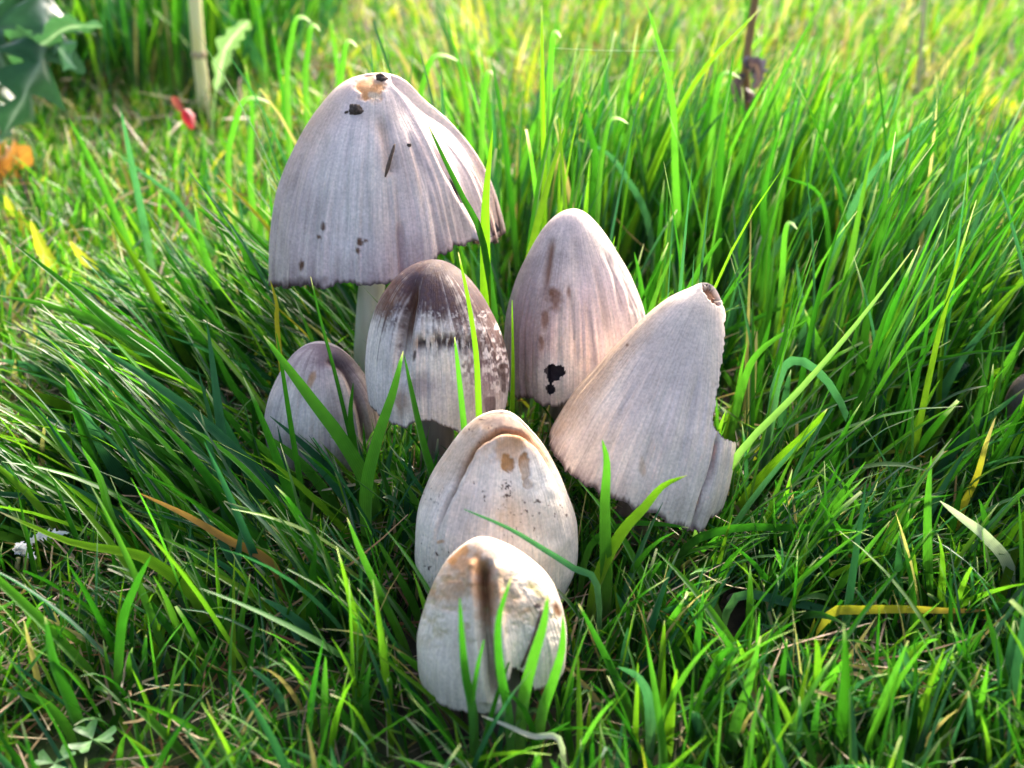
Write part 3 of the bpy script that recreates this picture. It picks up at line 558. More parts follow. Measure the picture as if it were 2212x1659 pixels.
G_ = {
 ('in the long grass beside the purplish egg-shaped mushroom', 'long blades laid over left of the mushrooms'): [
  ([(560, 985), (444, 862), (342, 767), (256, 712), (154, 623), (24, 522)], 27, 'g'), ([(430, 900), (308, 760), (222, 700), (120, 664), (-10, 637)], 24, 'l'), ([(230, 915), (137, 835), (68, 794), (-10, 775)], 26, 'b'),
  ([(215, 925), (137, 878), (68, 853), (-10, 833)], 24, 'y'), ([(235, 1085), (205, 1006), (164, 883), (140, 812)], 26, 'g'), ([(300, 1075), (256, 1023), (205, 937), (150, 830)], 32, 'b'),
  ([(560, 900), (478, 801), (410, 698), (347, 595)], 23, 'g'), ([(460, 1085), (393, 1006), (307, 903), (239, 818), (170, 762)], 27, 'g'), ([(590, 1090), (513, 1006), (410, 903), (331, 830)], 24, 'b'),
  ([(460, 865), (376, 725), (307, 589), (225, 455)], 23, 'y'), ([(345, 660), (308, 469), (278, 322), (261, 238)], 17, 'b'), ([(520, 640), (395, 448), (337, 395), (246, 327)], 12, 'b'), ([(310, 620), (249, 463), (190, 337), (148, 254)], 17, 'l'),
  ([(640, 1010), (560, 900), (500, 830), (440, 700)], 20, 'g'), ([(690, 1090), (600, 1010), (520, 930), (470, 870)], 24, 'g'), ([(540, 800), (480, 650), (440, 540), (420, 440)], 18, 'l'), ([(700, 1130), (640, 1040), (560, 960), (520, 925)], 22, 'l'),
  ([(330, 1240), (249, 1138), (216, 1034), (176, 965)], 22, 'l'), ([(760, 1160), (700, 1060), (640, 990), (560, 930)], 24, 'l'), ([(200, 1060), (120, 1000), (60, 970), (0, 955)], 18, 'g'), ([(530, 1160), (440, 1075), (350, 1000), (290, 960)], 22, 'g')],
 ('in the short grass round the squat pitted mushroom', 'blades standing in the foreground lawn'): [
  ([(1575, 1665), (1588, 1574), (1615, 1486), (1643, 1374)], 26, 'l'), ([(1500, 1495), (1505, 1399), (1520, 1276)], 19, 'g'), ([(1400, 1505), (1395, 1420), (1389, 1305)], 15, 'l'), ([(1428, 1525), (1430, 1442), (1435, 1340)], 21, 'y'), ([(1496, 1510), (1465, 1420), (1440, 1345)], 17, 'g'),
  ([(1372, 1570), (1347, 1500), (1299, 1399), (1250, 1305)], 19, 'g'), ([(1372, 1655), (1373, 1574), (1378, 1432)], 15, 'y'), ([(1402, 1665), (1404, 1530), (1380, 1465), (1334, 1440)], 24, 'b'), ([(1440, 1655), (1448, 1552), (1462, 1445)], 23, 'y'), ([(1630, 1690), (1640, 1630), (1656, 1520)], 19, 'l'),
  ([(1760, 1365), (1794, 1298), (1856, 1210), (1923, 1125)], 18, 'l'), ([(1845, 1650), (1913, 1500), (1962, 1384)], 17, 'l'), ([(2000, 1355), (2004, 1280), (2004, 1100), (2012, 985)], 25, 'l'), ([(2105, 1690), (2101, 1618), (2092, 1493)], 23, 'b'),
  ([(248, 1565), (261, 1366), (290, 1271), (325, 1202)], 20, 'g'), ([(190, 1615), (154, 1520), (116, 1428), (97, 1331)], 27, 'g'), ([(172, 1625), (137, 1561), (83, 1511), (-8, 1485)], 20, 'l'), ([(745, 1435), (685, 1379), (622, 1325), (563, 1290)], 23, 'b'), ([(390, 1535), (436, 1449), (470, 1373)], 15, 'l'),
  ([(895, 1435), (851, 1345), (788, 1213), (750, 1119)], 19, 'l'), ([(920, 1380), (892, 1304), (851, 1229), (812, 1161)], 18, 'l'), ([(682, 1432), (672, 1304), (682, 1172)], 24, 'g'), ([(698, 1645), (701, 1511), (703, 1418)], 17, 'l'), ([(310, 1495), (312, 1420), (316, 1372)], 13, 'g'),
  ([(1015, 1535), (920, 1455), (858, 1406)], 22, 'l'), ([(530, 1440), (520, 1360), (540, 1240)], 17, 'l'), ([(640, 1600), (600, 1500), (540, 1440)], 18, 'b'), ([(440, 1660), (330, 1560), (290, 1530)], 20, 'l'), ([(1780, 1680), (1760, 1590), (1770, 1500)], 20, 'g'), ([(1240, 1650), (1225, 1560), (1240, 1450)], 17, 'g'),
  ([(2040, 1670), (2070, 1560), (2150, 1450)], 18, 'g'), ([(1700, 1560), (1690, 1480), (1700, 1380)], 18, 'g'), ([(1950, 1640), (1990, 1530), (2040, 1400)], 18, 'y'), ([(820, 1600), (790, 1520), (800, 1430)], 20, 'g'), ([(930, 1650), (900, 1580), (830, 1530)], 18, 'g'), ([(1120, 1660), (1150, 1610), (1230, 1560)], 16, 'g')],
 ('in the grass beside the leaning cream mushroom', 'blades right of the mushrooms'): [
  ([(1835, 940), (1800, 830), (1770, 750), (1738, 668)], 27, 'l'), ([(1560, 1130), (1650, 1030), (1740, 940), (1787, 883)], 27, 'y'), ([(2012, 1020), (2025, 900), (2035, 760), (2056, 648)], 15, 'y'), ([(2215, 800), (2198, 700), (2164, 604)], 21, 'l'),
  ([(1560, 1010), (1600, 850), (1640, 760), (1745, 690)], 18, 'l'), ([(1640, 930), (1640, 800), (1665, 690)], 18, 'g'), ([(1760, 1010), (1790, 900), (1845, 740)], 20, 'g'), ([(2090, 950), (2000, 890), (1930, 850)], 18, 'b'), ([(1900, 1010), (1960, 890), (2070, 800)], 20, 'g'),
  ([(2000, 1080), (2070, 960), (2212, 840)], 22, 'b'), ([(1980, 1000), (2050, 820), (2150, 680)], 24, 'b'), ([(1620, 870), (1560, 800), (1530, 740), (1700, 660), (1760, 640)], 12, 'g'), ([(1610, 1090), (1690, 1000), (1790, 960)], 18, 'g'), ([(1720, 860), (1735, 720), (1720, 560)], 20, 'b'), ([(1950, 1150), (2080, 1080), (2212, 1060)], 18, 'b')],
 ('rising high behind the mushroom clump', 'tall blades behind the mushrooms'): [
  ([(1480, 720), (1460, 400), (1450, 200), (1395, 0)], 17, 'l'), ([(1320, 640), (1390, 420), (1500, 180), (1640, 20)], 18, 'y'), ([(1470, 640), (1560, 420), (1680, 180), (1760, 30)], 18, 'l'), ([(1270, 700), (1280, 480), (1285, 330), (1240, 180)], 22, 'g'), ([(1560, 700), (1550, 500), (1560, 300), (1585, 110)], 18, 'g'),
  ([(1130, 690), (1105, 450), (1085, 260), (1060, 120)], 16, 'g'), ([(1640, 740), (1655, 560), (1650, 420), (1690, 250)], 20, 'g'), ([(1740, 760), (1800, 560), (1880, 380), (2020, 240)], 20, 'b'), ([(1420, 680), (1400, 480), (1350, 380), (1310, 330), (1250, 300)], 14, 'b'), ([(1860, 760), (1930, 600), (2040, 420), (2160, 330)], 18, 'b'),
  ([(980, 560), (1010, 330), (1000, 180), (960, 30)], 16, 'l'), ([(1060, 620), (1130, 360), (1160, 260), (1230, 160)], 15, 'l'), ([(560, 560), (540, 380), (545, 240), (530, 140)], 15, 'l'), ([(640, 430), (620, 280), (605, 160), (590, 60)], 14, 'g'), ([(1345, 620), (1352, 420), (1358, 320), (1366, 228)], 19, 'l'),
  ([(1600, 680), (1700, 500), (1790, 440), (1900, 410)], 15, 'b'), ([(1780, 720), (1790, 540), (1770, 420), (1690, 380)], 13, 'g'), ([(1510, 640), (1480, 420), (1470, 280)], 16, 'g'), ([(1680, 560), (1730, 330), (1800, 130)], 15, 'y'), ([(740, 300), (730, 160), (715, 40)], 13, 'l')],
}
for (lab, grp), L_ in G_.items():
    for p, w, c in L_:
        wd = 'broad ' if w >= 24 else 'thin ' if w <= 15 else ''
        cw = dict(g='dark green', y='yellow-green', b='blue-green', l='light green')[c]
        a = math.degrees(math.atan2(p[-1][0]-p[0][0], p[0][1]-p[-1][1])); mid = p[len(p)//2]
        off = abs((mid[0]-p[0][0])*(p[-1][1]-p[0][1])-(mid[1]-p[0][1])*(p[-1][0]-p[0][0]))/math.dist(p[0], p[-1])/math.dist(p[0], p[-1])
        pose = ('curved ' if off > .07 else 'straight ') + ('upright ' if abs(a) < 9 else 'slanting ' if abs(a) < 35 else 'low-lying ')
        hero(p, w, c, None, random.uniform(-.01, .01), (wd+pose+cw+' blade '+lab), grp)

# ------------------------------------------------------------------ crumbs and bits on the caps
def surf_point(px, py):
    """first cap surface under a pixel"""
    best = None
    for c in CAPS:
        d2 = (c['px']-px)**2 + (c['py']-py)**2; q = np.where(d2 < 16, c['dep'], 9); i = np.unravel_index(np.argmin(q), q.shape)
        if q[i] < 8 and (best is None or q[i] < best[1]): best = (c['P'][i], q[i])
    return best[0]
def crumb(px, py, rx, ry, label, seed):
    p = surf_point(px, py); k = project(p[None])[2][0]/F
    import bmesh
    bm = bmesh.new(); bmesh.ops.create_icosphere(bm, subdivisions=3, radius=1)
    V = np.array([v.co[:] for v in bm.verts]); Fc = np.array([[v.index for v in f.verts] for f in bm.faces]); bm.free()
    V *= (1 + .9*(fbm(V[:, 0]*1.6+seed, V[:, 1]*1.6, V[:, 2]*1.6, 3)-.5)*1.6)[:, None]
    V = V*np.array([rx*k, min(rx, ry)*.6*k, ry*k]) + p
    tag(link('soil_crumb', mesh_np('soil_crumb', V, Fc, M_SOIL, smooth=False), loc=p), label, 'soil crumb', 'crumbs of soil on the widest cap')
crumb(768, 236, 17, 15, 'largest dark soil crumb on the widest cap', 1)
crumb(826, 166, 13, 13, 'dark soil crumb at the very tip of the widest cap', 2)
crumb(748, 240, 5, 4, 'tiny soil grain beside the largest crumb', 3)
crumb(884, 310, 6, 5, 'small soil crumb near the twig on the widest cap', 4)
a, b = surf_point(834, 378), surf_point(858, 310); off = np.array([0, -.003, .001])
Vt, ft = tube(resample([a+np.array([0, -.0008, 0]), .5*(a+b)+off, b+off*1.4], 10), np.array([.0003, .0006, .0008, .00085, .0008, .0008, .0007, .0007, .0006, .0003]), 8)
tag(link('twig', mesh_np('twig', Vt, ft, M_TWIG), loc=a), 'thin dark twig stuck to the widest cap', 'twig')
a, b = surf_point(1178, 1312), surf_point(1136, 1448); off = np.array([0, -.0025, .0005])
Vt, ft = tube(resample([b+np.array([0, -.0006, 0]), .5*(a+b)+off, a+np.array([0, -.0008, 0])], 10), .00045, 8)
tag(link('dry_stalk_fragment', mesh_np('dry_stalk_fragment', Vt, ft, M_TWIG), loc=b), 'thin brown stalk stuck to the squat pitted cap', 'stalk')

# ------------------------------------------------------------------ other plants and litter
def leaf_mesh(path, hw, col, rib, lobes=0, depth=.5, cup=.25, n=48, m=9, rot=0.0, jag=.15, seed=0, env=None, mat=None):
    C_ = resample(path, n); s = np.linspace(0, 1, n)
    e = np.sin(np.pi*np.clip(s, 0, 1)**.75)**.7 if env is None else env(s)
    T = np.gradient(C_, axis=0); T /= np.linalg.norm(T, axis=1)[:, None]; view = C_-CAM; view /= np.linalg.norm(view, axis=1)[:, None]
    S = np.cross(T, view); S /= np.linalg.norm(S, axis=1)[:, None]; Nn = np.cross(S, T); S2 = S*math.cos(rot)+Nn*math.sin(rot); N2 = np.cross(S2, T)
    a = np.linspace(-1, 1, m); Ss, Aa = np.meshgrid(s, a, indexing='ij')
    ph = Ss*lobes + .13*np.sign(Aa); saw = np.abs((ph % 1)-.35); saw = np.where(ph % 1 < .35, (ph % 1)/.35, 1-((ph % 1)-.35)/.65)
    w = hw*e[:, None]*((1-depth)+depth*saw if lobes else 1)*(1+jag*(vnoise(Ss*23+seed, np.sign(Aa)*3+seed)-.5)*2)
    along = T[:, None]*(w*np.abs(Aa)*(.45 if lobes else 0))[..., None]
    P = C_[:, None] + S2[:, None]*(w*Aa)[..., None] + along + N2[:, None]*((cup*np.abs(Aa)**1.4 + .12*(vnoise(Ss*9+seed, Aa*3)-.5))*w)[..., None]
    cc = np.array(col)*(.75+.5*fbm(Ss*8+seed, Aa*3, 1, 3))[..., None]; k = np.exp(-(Aa/.13)**2); cc = cc*(1-k[..., None]) + np.array(rib)*k[..., None]
    return mesh_np('leaf', P.reshape(-1, 3), grid_faces(n, m), mat or M_LEAF, cc.reshape(-1, 3))
def under(root, name, me):
    me.transform(__import__('mathutils').Matrix.Translation(-root.location)); o = bpy.data.objects.new(name, me); COL.objects.link(o); o.parent = root; return o
def gnd(p): p = np.array(p, float); p[2] = float(gh(p[0], p[1])); return p
def free(pts, r, Y, od=.9):
    for x, y in pts: CLEAR.append((x, y, r, float(project(at_y(x, y, Y)[None])[2][0]), od))
free([(40, 1180), (60, 1200), (90, 1165), (130, 1152)], 34, .37); free([(150, 1595), (200, 1595), (250, 1590), (110, 1640)], 36, .29, .85); free([(1582, 1310), (1580, 1340)], 30, .36)
free([(x, y) for x, y in zip(np.linspace(420, 443, 9), np.linspace(0, 240, 9))], 20, 1.06); free([(60, 60), (150, 70), (40, 180), (110, 150), (60, 110)], 70, .8); free([(410, 258), (385, 225), (398, 240)], 22, .92, .97); free([(15, 345), (45, 335)], 30, .85)
free(resample([(1642, -5, 0), (1622, 60, 0), (1611, 130, 0), (1617, 205, 0)], 22)[:, :2], 16, .84, .97); free(resample([(2001, 0, 0), (1992, 100, 0), (1986, 190, 0)], 26)[:, :2], 9, 1.1, .93); free([(2090, 790)], 22, .49); free([(500, 90), (480, 140)], 30, .98); free([(2150, 262), (2190, 400)], 40, .85, .6); free([(612, 965)], 14, .43)
free([(60, 1090), (108, 1084)], 20, .39)
# silvery lobed thistle
Yt = .95; k_ = 1.0/F
st = gnd(at_y(-150, 330, Yt)); TL = [at_y(-150, y, Yt) for y in (150, 0, -150)]
root = thing('thistle_plant', st, 'grey-green thistle with jagged lobed leaves and pale midribs', 'thistle')
Vt, ft = tube(resample([st-np.array([0, 0, .005])]+TL, 16), np.linspace(.007, .004, 16), 12); under(root, 'stem', mesh_np('stem', Vt, ft, plain_mat('thistle_stem', (.22, .28, .16), (.38, .42, .28), 300)))
LG, LR = (.045, .115, .055), (.26, .32, .26)
for pts, hw, lob, rt_, sd_ in (([(-150, -110), (60, -60), (92, 10), (96, 100), (60, 190), (5, 300)], 105, 4.5, .35, 1), ([(-150, -60), (-60, 60), (10, 110), (80, 100), (150, 60), (222, 58)], 60, 3.2, -.7, 2), ([(-150, 20), (-60, 30), (-20, 80), (20, 170), (60, 260)], 70, 4, .9, 3), ([(-150, -40), (-40, 30), (60, 60), (120, 100), (165, 150)], 46, 3, -.3, 4), ([(-150, 60), (-80, 150), (-30, 240), (10, 330)], 60, 4, .2, 5)):
    P_ = [at_y(x, y, Yt-.02*i) for i, (x, y) in enumerate(pts)]
    under(root, 'leaf', leaf_mesh(P_, hw*k_, LG, LR, lob*1.35, .78, .3, n=90, m=13, rot=rt_, seed=sd_, jag=.3))
# pale dead stalk
def stalk(pts, Y, r, mat, name, label, cat, n=26, wob=.06, bulge=None):
    P_ = [at_y(x, y, Y) for x, y in pts]; g0 = gnd(P_[0]); P_.insert(0, g0-np.array([0, 0, .004])); C_ = resample(P_, n); rr = np.linspace(r*1.08, r*.92, n)
    root = thing(name, g0, label, cat); Vt, ft = tube(C_, rr, 16, 1, wob); under(root, 'shaft', mesh_np('shaft', Vt, ft, mat)); return root
M_PALE = plain_mat('pale_dead_stalk', (.80, .66, .26), (.90, .80, .46), 90, .55, .3, .0006, 0, (1, 1, .2))
root = stalk([(445, 262), (437, 180), (429, 110), (422, 20), (412, -130)], 1.08, 14*1.1/F, M_PALE, 'dead_stalk', 'thick pale yellow dead stalk standing in the lawn', 'stalk')
for px, py in ((430, 118), (441, 232)):
    c0 = at_y(px, py, 1.08); P_ = [c0+np.array([0, 0, h]) for h in (-.004, -.002, 0, .002, .004)]; Vt, ft = tube(P_, np.array([.0054, .0064, .0068, .0064, .0054]), 16, 1, .1)
    under(root, 'node', mesh_np('node', Vt, ft, plain_mat('stalk_node', (.36, .22, .12), (.62, .48, .28), 300)))
M_BRN = plain_mat('brown_stalk', (.16, .07, .025), (.34, .17, .06), 200, .6, .4, .0006, 0, (1, 1, .15))
root = stalk([(1616, 262), (1610, 150), (1622, 60), (1642, -90)], .86, 8.5*.9/F, M_BRN, 'withered_stem', 'dark brown withered stem with shrivelled leaves behind the clump', 'plant stem')
for i, pts in enumerate(([(1612, 150), (1630, 138), (1640, 165), (1628, 195)], [(1612, 160), (1600, 185), (1604, 215), (1612, 240)], [(1612, 150), (1604, 130), (1622, 120)], [(1614, 190), (1630, 205), (1626, 235)])):
    under(root, 'withered_leaf', leaf_mesh([at_y(x, y, .855-.004*j) for j, (x, y) in enumerate(pts)], 16*.9/F, (.10, .07, .08), (.2, .13, .1), 0, 0, .9, seed=i, jag=.5, rot=i*.7, mat=M_STRAW))
stalk([(1982, 240), (1988, 120), (2003, -60)], 1.12, 5*1.15/F, plain_mat('tan_stalk', (.45, .34, .17), (.62, .50, .30), 200), 'thin_dry_stem', 'thin straight tan dry stem in the sunny lawn', 'plant stem')
# silvery young shoot
g0 = gnd(at_y(455, 320, 1.0)); root = thing('thistle_shoot', g0, 'small silvery young thistle leaf beside the pale stalk', 'thistle')
P_ = [g0]+[at_y(x, y, 1.0) for x, y in ((462, 230), (472, 170), (486, 110), (508, 75), (538, 45))]
under(root, 'leaf', leaf_mesh(P_, 24/F, (.20, .30, .14), (.55, .60, .46), 7, .55, .3, seed=8, env=lambda s: np.sin(np.pi*np.clip((s-.3)/.7, 0, 1))**.6*(s > .3)+.08))
# fallen leaves and petals
def litter(pts, Y, hw, col, rib, name, label, cat, lobes=0, depth=.5, rot=0.0, cup=.3, group=None, seed=0, dY=0.0, mat=None):
    P_ = [at_y(x, y, Y+dY*i) for i, (x, y) in enumerate(pts)]; me = leaf_mesh(P_, hw*Y*1.05/F, col, rib, lobes, depth, cup, rot=rot, seed=seed, mat=mat); me.name = name
    return tag(link(name, me, loc=P_[0]), label, cat, group)
litter([(-70, 372), (-20, 360), (20, 350), (66, 318)], .88, 50, (.62, .22, .05), (.5, .16, .04), 'fallen_leaf', 'orange fallen autumn leaf lying on the lawn', 'leaf', 3, .4, .2, seed=3)
litter([(398, 236), (408, 250), (414, 264), (418, 280)], .93, 14, (.55, .03, .06), (.6, .06, .08), 'fallen_petal', 'bright crimson petal at the foot of the pale stalk', 'petal', rot=.4, cup=.6)
litter([(372, 208), (380, 222), (388, 236), (396, 244)], .94, 10, (.30, .06, .07), (.3, .08, .07), 'fallen_petal', 'dull dark red petal next to the crimson one', 'petal', rot=-.4, cup=.6, seed=4)
for i, (x, y, Y, dx, dy, hw) in enumerate(((2165, 262, 1.05, 60, -40, 46), (2120, 300, 1.0, 55, 25, 34), (2190, 400, .9, 40, -45, 36), (2080, 232, 1.12, 50, 20, 30), (2160, 460, .85, 30, 40, 26))):
    litter([(x-dx*.7, y-dy*.7), (x, y-8), (x+dx*.7, y+dy*.7)], Y, hw, (.62, .56, .04), (.62, .60, .14), 'yellow_leaf', 'broad yellow leaf among the sunlit grass', 'leaf', rot=.3*i-.5, group='yellow leaves in the sunlit lawn', seed=i)
for i, (x, y, Y, dx, dy, hw) in enumerate(((95, 545, .66, 30, -70, 14), (30, 470, .78, 20, -50, 14), (180, 560, .66, 30, -40, 11))):
    litter([(x+dx, y-dy*.6), (x, y), (x-dx, y+dy)], Y, hw, (.55, .50, .04), (.55, .52, .1), 'yellow_leaf', 'narrow yellow leaf upright in the lawn beyond the long grass', 'leaf', rot=.2*i, group='narrow yellow leaves in the lawn', seed=i+9)
litter([(592, 955), (606, 962), (622, 978)], .435, 9, (.60, .44, .03), (.5, .3, .04), 'fallen_leaf', 'tiny yellow leaf with brown spot under the purplish egg cap', 'leaf', rot=.3, seed=2)
litter([(30, 1098), (52, 1084), (80, 1090)], .40, 12, (.07, .22, .03), (.12, .28, .06), 'weed_leaf', 'small glossy oval green leaf above the white petal tuft', 'leaf', rot=.5)
litter([(84, 1090), (108, 1080), (130, 1084)], .40, 11, (.12, .24, .10), (.2, .32, .16), 'weed_leaf', 'small pale oval leaf beside the glossy green one', 'leaf', rot=.9, seed=5)
# clover
def clover(px, py, r, label, spin):
    c0 = on_ground(px, py, .012); g0 = gnd(c0 + np.array([.004, .006, 0])); kk = project(c0[None])[2][0]/F
    root = thing('clover', g0, label, 'clover', 'clovers in the short grass')
    Vt, ft = tube(resample([g0, .5*(g0+c0)+np.array([.001, 0, 0]), c0], 8), .0005, 8); under(root, 'stem', mesh_np('stem', Vt, ft, plain_mat('clover_stem', (.10, .22, .05), (.16, .28, .08), 300)))
    for j in range(3):
        a0 = spin + j*2.094; n_, m_ = 14, 11; q, th2 = np.meshgrid(np.linspace(0, 1, n_), np.linspace(-1, 1, m_), indexing='ij')
        L0 = r*kk*(1-.22*np.exp(-(th2/.28)**2)); w0 = .62*np.sin(np.clip(q*1.25, 0, 1.45))
        x = q*L0*np.cos(th2*.62); y = L0*w0*q**.3*np.sin(th2*1.1); z = .25*np.abs(y)+.12*r*kk*q**2
        P = np.stack([x*np.cos(a0)-y*np.sin(a0), x*np.sin(a0)+y*np.cos(a0), z], -1)+c0
        k = np.exp(-((q-.62)/.12)**2)*np.exp(-(th2/.7)**2)*.4; cc = np.array([.20, .42, .13])*(.85+.3*vnoise(q*6+j, th2*5))[..., None]*(1-k[..., None])+np.array([.45, .58, .35])*k[..., None]
        under(root, 'leaflet', mesh_np('leaflet', P.reshape(-1, 3), grid_faces(n_, m_), M_LEAF, cc.reshape(-1, 3)))
clover(200, 1598, 52, 'pale green clover with rounded leaflets among brown thatch', .1)
clover(118, 1648, 46, 'second pale clover, lower leaflets half under grass blades', .9)
# white tuft of dried petals and its feathery strip
M_WHT = leaf_mat('bleached_petal', trans=.3, tboost=(1, 1, 1), gloss=.04, rough=.6, veins=False)
p0 = at_y(45, 1200, .372); g0 = gnd(p0); root = thing('petal_tuft', g0, 'bleached white shredded petal tuft caught on grass stems', 'dried flower')
for i in range(12):
    a0 = random.uniform(-2.6, .4); L0 = random.uniform(18, 42); q = [(45+random.uniform(-8, 8), 1195+random.uniform(-12, 12))]; q.append((q[0][0]+.5*L0*math.cos(a0), q[0][1]+.5*L0*math.sin(a0)*.8+6)); q.append((q[0][0]+L0*.75*math.cos(a0+.5), q[0][1]+L0*math.sin(a0+.5)*.8+10))
    under(root, 'petal', leaf_mesh([at_y(x, y, .372-.003*j+random.uniform(-.004, .004)) for j, (x, y) in enumerate(q)], random.uniform(4, 9)*.45/F, (.72, .72, .74), (.8, .8, .82), 0, 0, .6, n=14, m=5, rot=random.uniform(-1, 1), jag=.6, seed=i, mat=M_WHT))
under(root, 'feathery_strip', leaf_mesh([at_y(x, y, .375) for x, y in ((58, 1180), (80, 1160), (110, 1152), (150, 1150))], 12*.45/F, (.66, .64, .64), (.75, .73, .7), 9, .5, .2, n=60, rot=.3, jag=.5, mat=M_WHT))
for x0, x1 in ((40, 22), (56, 48)):
    Vt, ft = tube(resample([at_y(x0, 1205, .372), at_y((x0+x1)/2, 1260, .37), gnd(at_y(x1, 1320, .366))], 10), .0009, 8); under(root, 'stem', mesh_np('stem', Vt, ft, plain_mat('yellowed_stem', (.40, .32, .10), (.52, .44, .2), 300)))
# seed fluff
c0 = at_y(2090, 792, .50); Vs, Fs, off_ = [], [], 0
for i in range(46):
    d_ = rng.normal(0, 1, 3); d_ /= np.linalg.norm(d_); L0 = random.uniform(.002, .0052); e_ = c0+d_*L0; mid_ = c0+d_*L0*.5+rng.normal(0, .0006, 3)
    Vt, ft = tube(resample([c0, mid_, e_], 5), .00009, 4); Vs.append(Vt); Fs += [f+off_ if f.shape[1] == 4 else f[:, [0, 1, 2, 2]][:, :3]+off_ for f in ft]; off_ += len(Vt)
tag(link('seed_fluff', mesh_np('seed_fluff', np.concatenate(Vs), [np.concatenate([f for f in Fs if f.shape[1] == 4]), np.concatenate([f for f in Fs if f.shape[1] == 3])], M_WHT, np.full((off_, 3), .75)), loc=c0), 'fuzzy white seed fluff caught in the grass', 'seed')
# bleached drooping grass tips in the tall grass
for i, (x, y, Y, dx) in enumerate(((748, 92, .72, 24), (935, 122, .70, 55), (1196, 72, .66, 16), (1052, 158, .66, 20), (640, 40, .8, 34), (672, 58, .78, 20), (528, 215, .7, 60), (1318, 258, .62, 40), (1700, 485, .55, 22), (1560, 160, .7, 40))):
    where = ('above the tip of the widest cap', 'past the shoulder of the widest cap', 'beside the tallest yellow-green blade', 'over the flank of the widest cap', 'near the pale stalk', 'a little beyond the pale stalk', 'beside the widest cap', 'above the conical cap', 'above the leaning cap', 'beside the withered brown stem')[i]
    hero([(x-dx*.6, y+150), (x-dx*.3, y+45), (x, y+2), (x+dx*.5, y-2), (x+dx, y+10)], 13, 'l', Y, 0, 'bleached whitish drooping grass tip '+where, 'bleached grass tips', tip='w')
# spider silk
A_, B_ = at_y(1198, 104, .62), at_y(1456, 109, .62); Vt, ft = tube(resample([A_, .5*(A_+B_)-np.array([0, 0, .0006]), B_], 12), .00006, 5)
tag(link('spider_thread', mesh_np('spider_thread', Vt, ft, M_WHT, np.full((len(Vt), 3), .8)), loc=A_), 'single spider silk thread strung between tall blades', 'spider silk')

# ------------------------------------------------------------------ grass
def blades(root, length, width, az, tilt, bend, twist, col, nseg=6, cols=3, bend_p=1.6, fold=.25, blunt=None, tipw=None):
    N = len(root); s = np.linspace(0, 1, nseg+1)
    phi = tilt[:, None] + bend[:, None]*s[None, :]**bend_p
    seg = length[:, None]/nseg
    dirv = np.stack([np.sin(phi)*np.cos(az)[:, None], np.sin(phi)*np.sin(az)[:, None], np.cos(phi)], -1)
    P = np.zeros((N, nseg+1, 3)); P[:, 0] = root
    mid = .5*(dirv[:, 1:]+dirv[:, :-1]); P[:, 1:] = root[:, None] + np.cumsum(mid*seg[..., None], 1)
    side = np.stack([-np.sin(az), np.cos(az), 0*az], -1)[:, None, :]
    nrm = np.cross(np.broadcast_to(side, dirv.shape), dirv)
    tw = twist[:, 0:1] + twist[:, 1:2]*s[None, :]
    S = side*np.cos(tw)[..., None] + nrm*np.sin(tw)[..., None]; Nn = np.cross(S, dirv)
    bl = np.zeros(N) if blunt is None else blunt
    prof = (0.55+.45*np.minimum(s/.3, 1))[None, :]*np.where(bl[:, None] > .5, (1-.65*s**3)[None, :], (1-s**2.2)[None, :]**.8)
    prof = np.maximum(prof, .05); hw = .5*width[:, None]*prof
    acr = np.linspace(-1, 1, cols)
    VV = P[:, :, None, :] + S[:, :, None, :]*(hw[:, :, None]*acr)[..., None]
    if cols == 3: VV[:, :, 1] += Nn*(hw*fold*2)[..., None]
    cc = np.repeat(col[:, None, :], nseg+1, 1)*(1.0+.1*(s[None, :, None]-.5))
    basec = np.array([.22, .24, .10]); cc = cc + (basec-cc)*(.45*np.clip(1-s/.28, 0, 1))[None, :, None]
    if tipw is not None: cc[:, -1] = cc[:, -1]*(1-tipw[:, None]) + np.array([.55, .5, .36])*tipw[:, None]
    cc = np.repeat(cc[:, :, None, :], cols, 2)
    ac = np.broadcast_to(acr, (N, nseg+1, cols))
    f0 = grid_faces(nseg+1, cols); k = (nseg+1)*cols
    f = (f0[None]+np.arange(N)[:, None, None]*k)
    return VV, f, cc, ac
def palette(n, kind):
    """leaf colours (albedo)"""
    g = np.array([.026, .115, .008]); yg = np.array([.125, .26, .014]); bl = np.array([.028, .10, .042]); st = np.array([.34, .25, .11]); ye = np.array([.36, .32, .03]); lt = np.array([.075, .225, .018])
    P = {'lawn': (.26, .28, .10, .08, .04, .24), 'tall': (.46, .12, .20, .012, .004, .20), 'far': (.12, .38, .06, .14, .12, .18), 'fore': (.42, .16, .15, .05, .006, .22)}[kind]
    i = rng.choice(6, n, p=np.array(P)/sum(P)); base = np.array([g, yg, bl, st, ye, lt])[i]
    return base*rng.uniform(.72, 1.3, (n, 1))*rng.uniform(.9, 1.1, (n, 3))
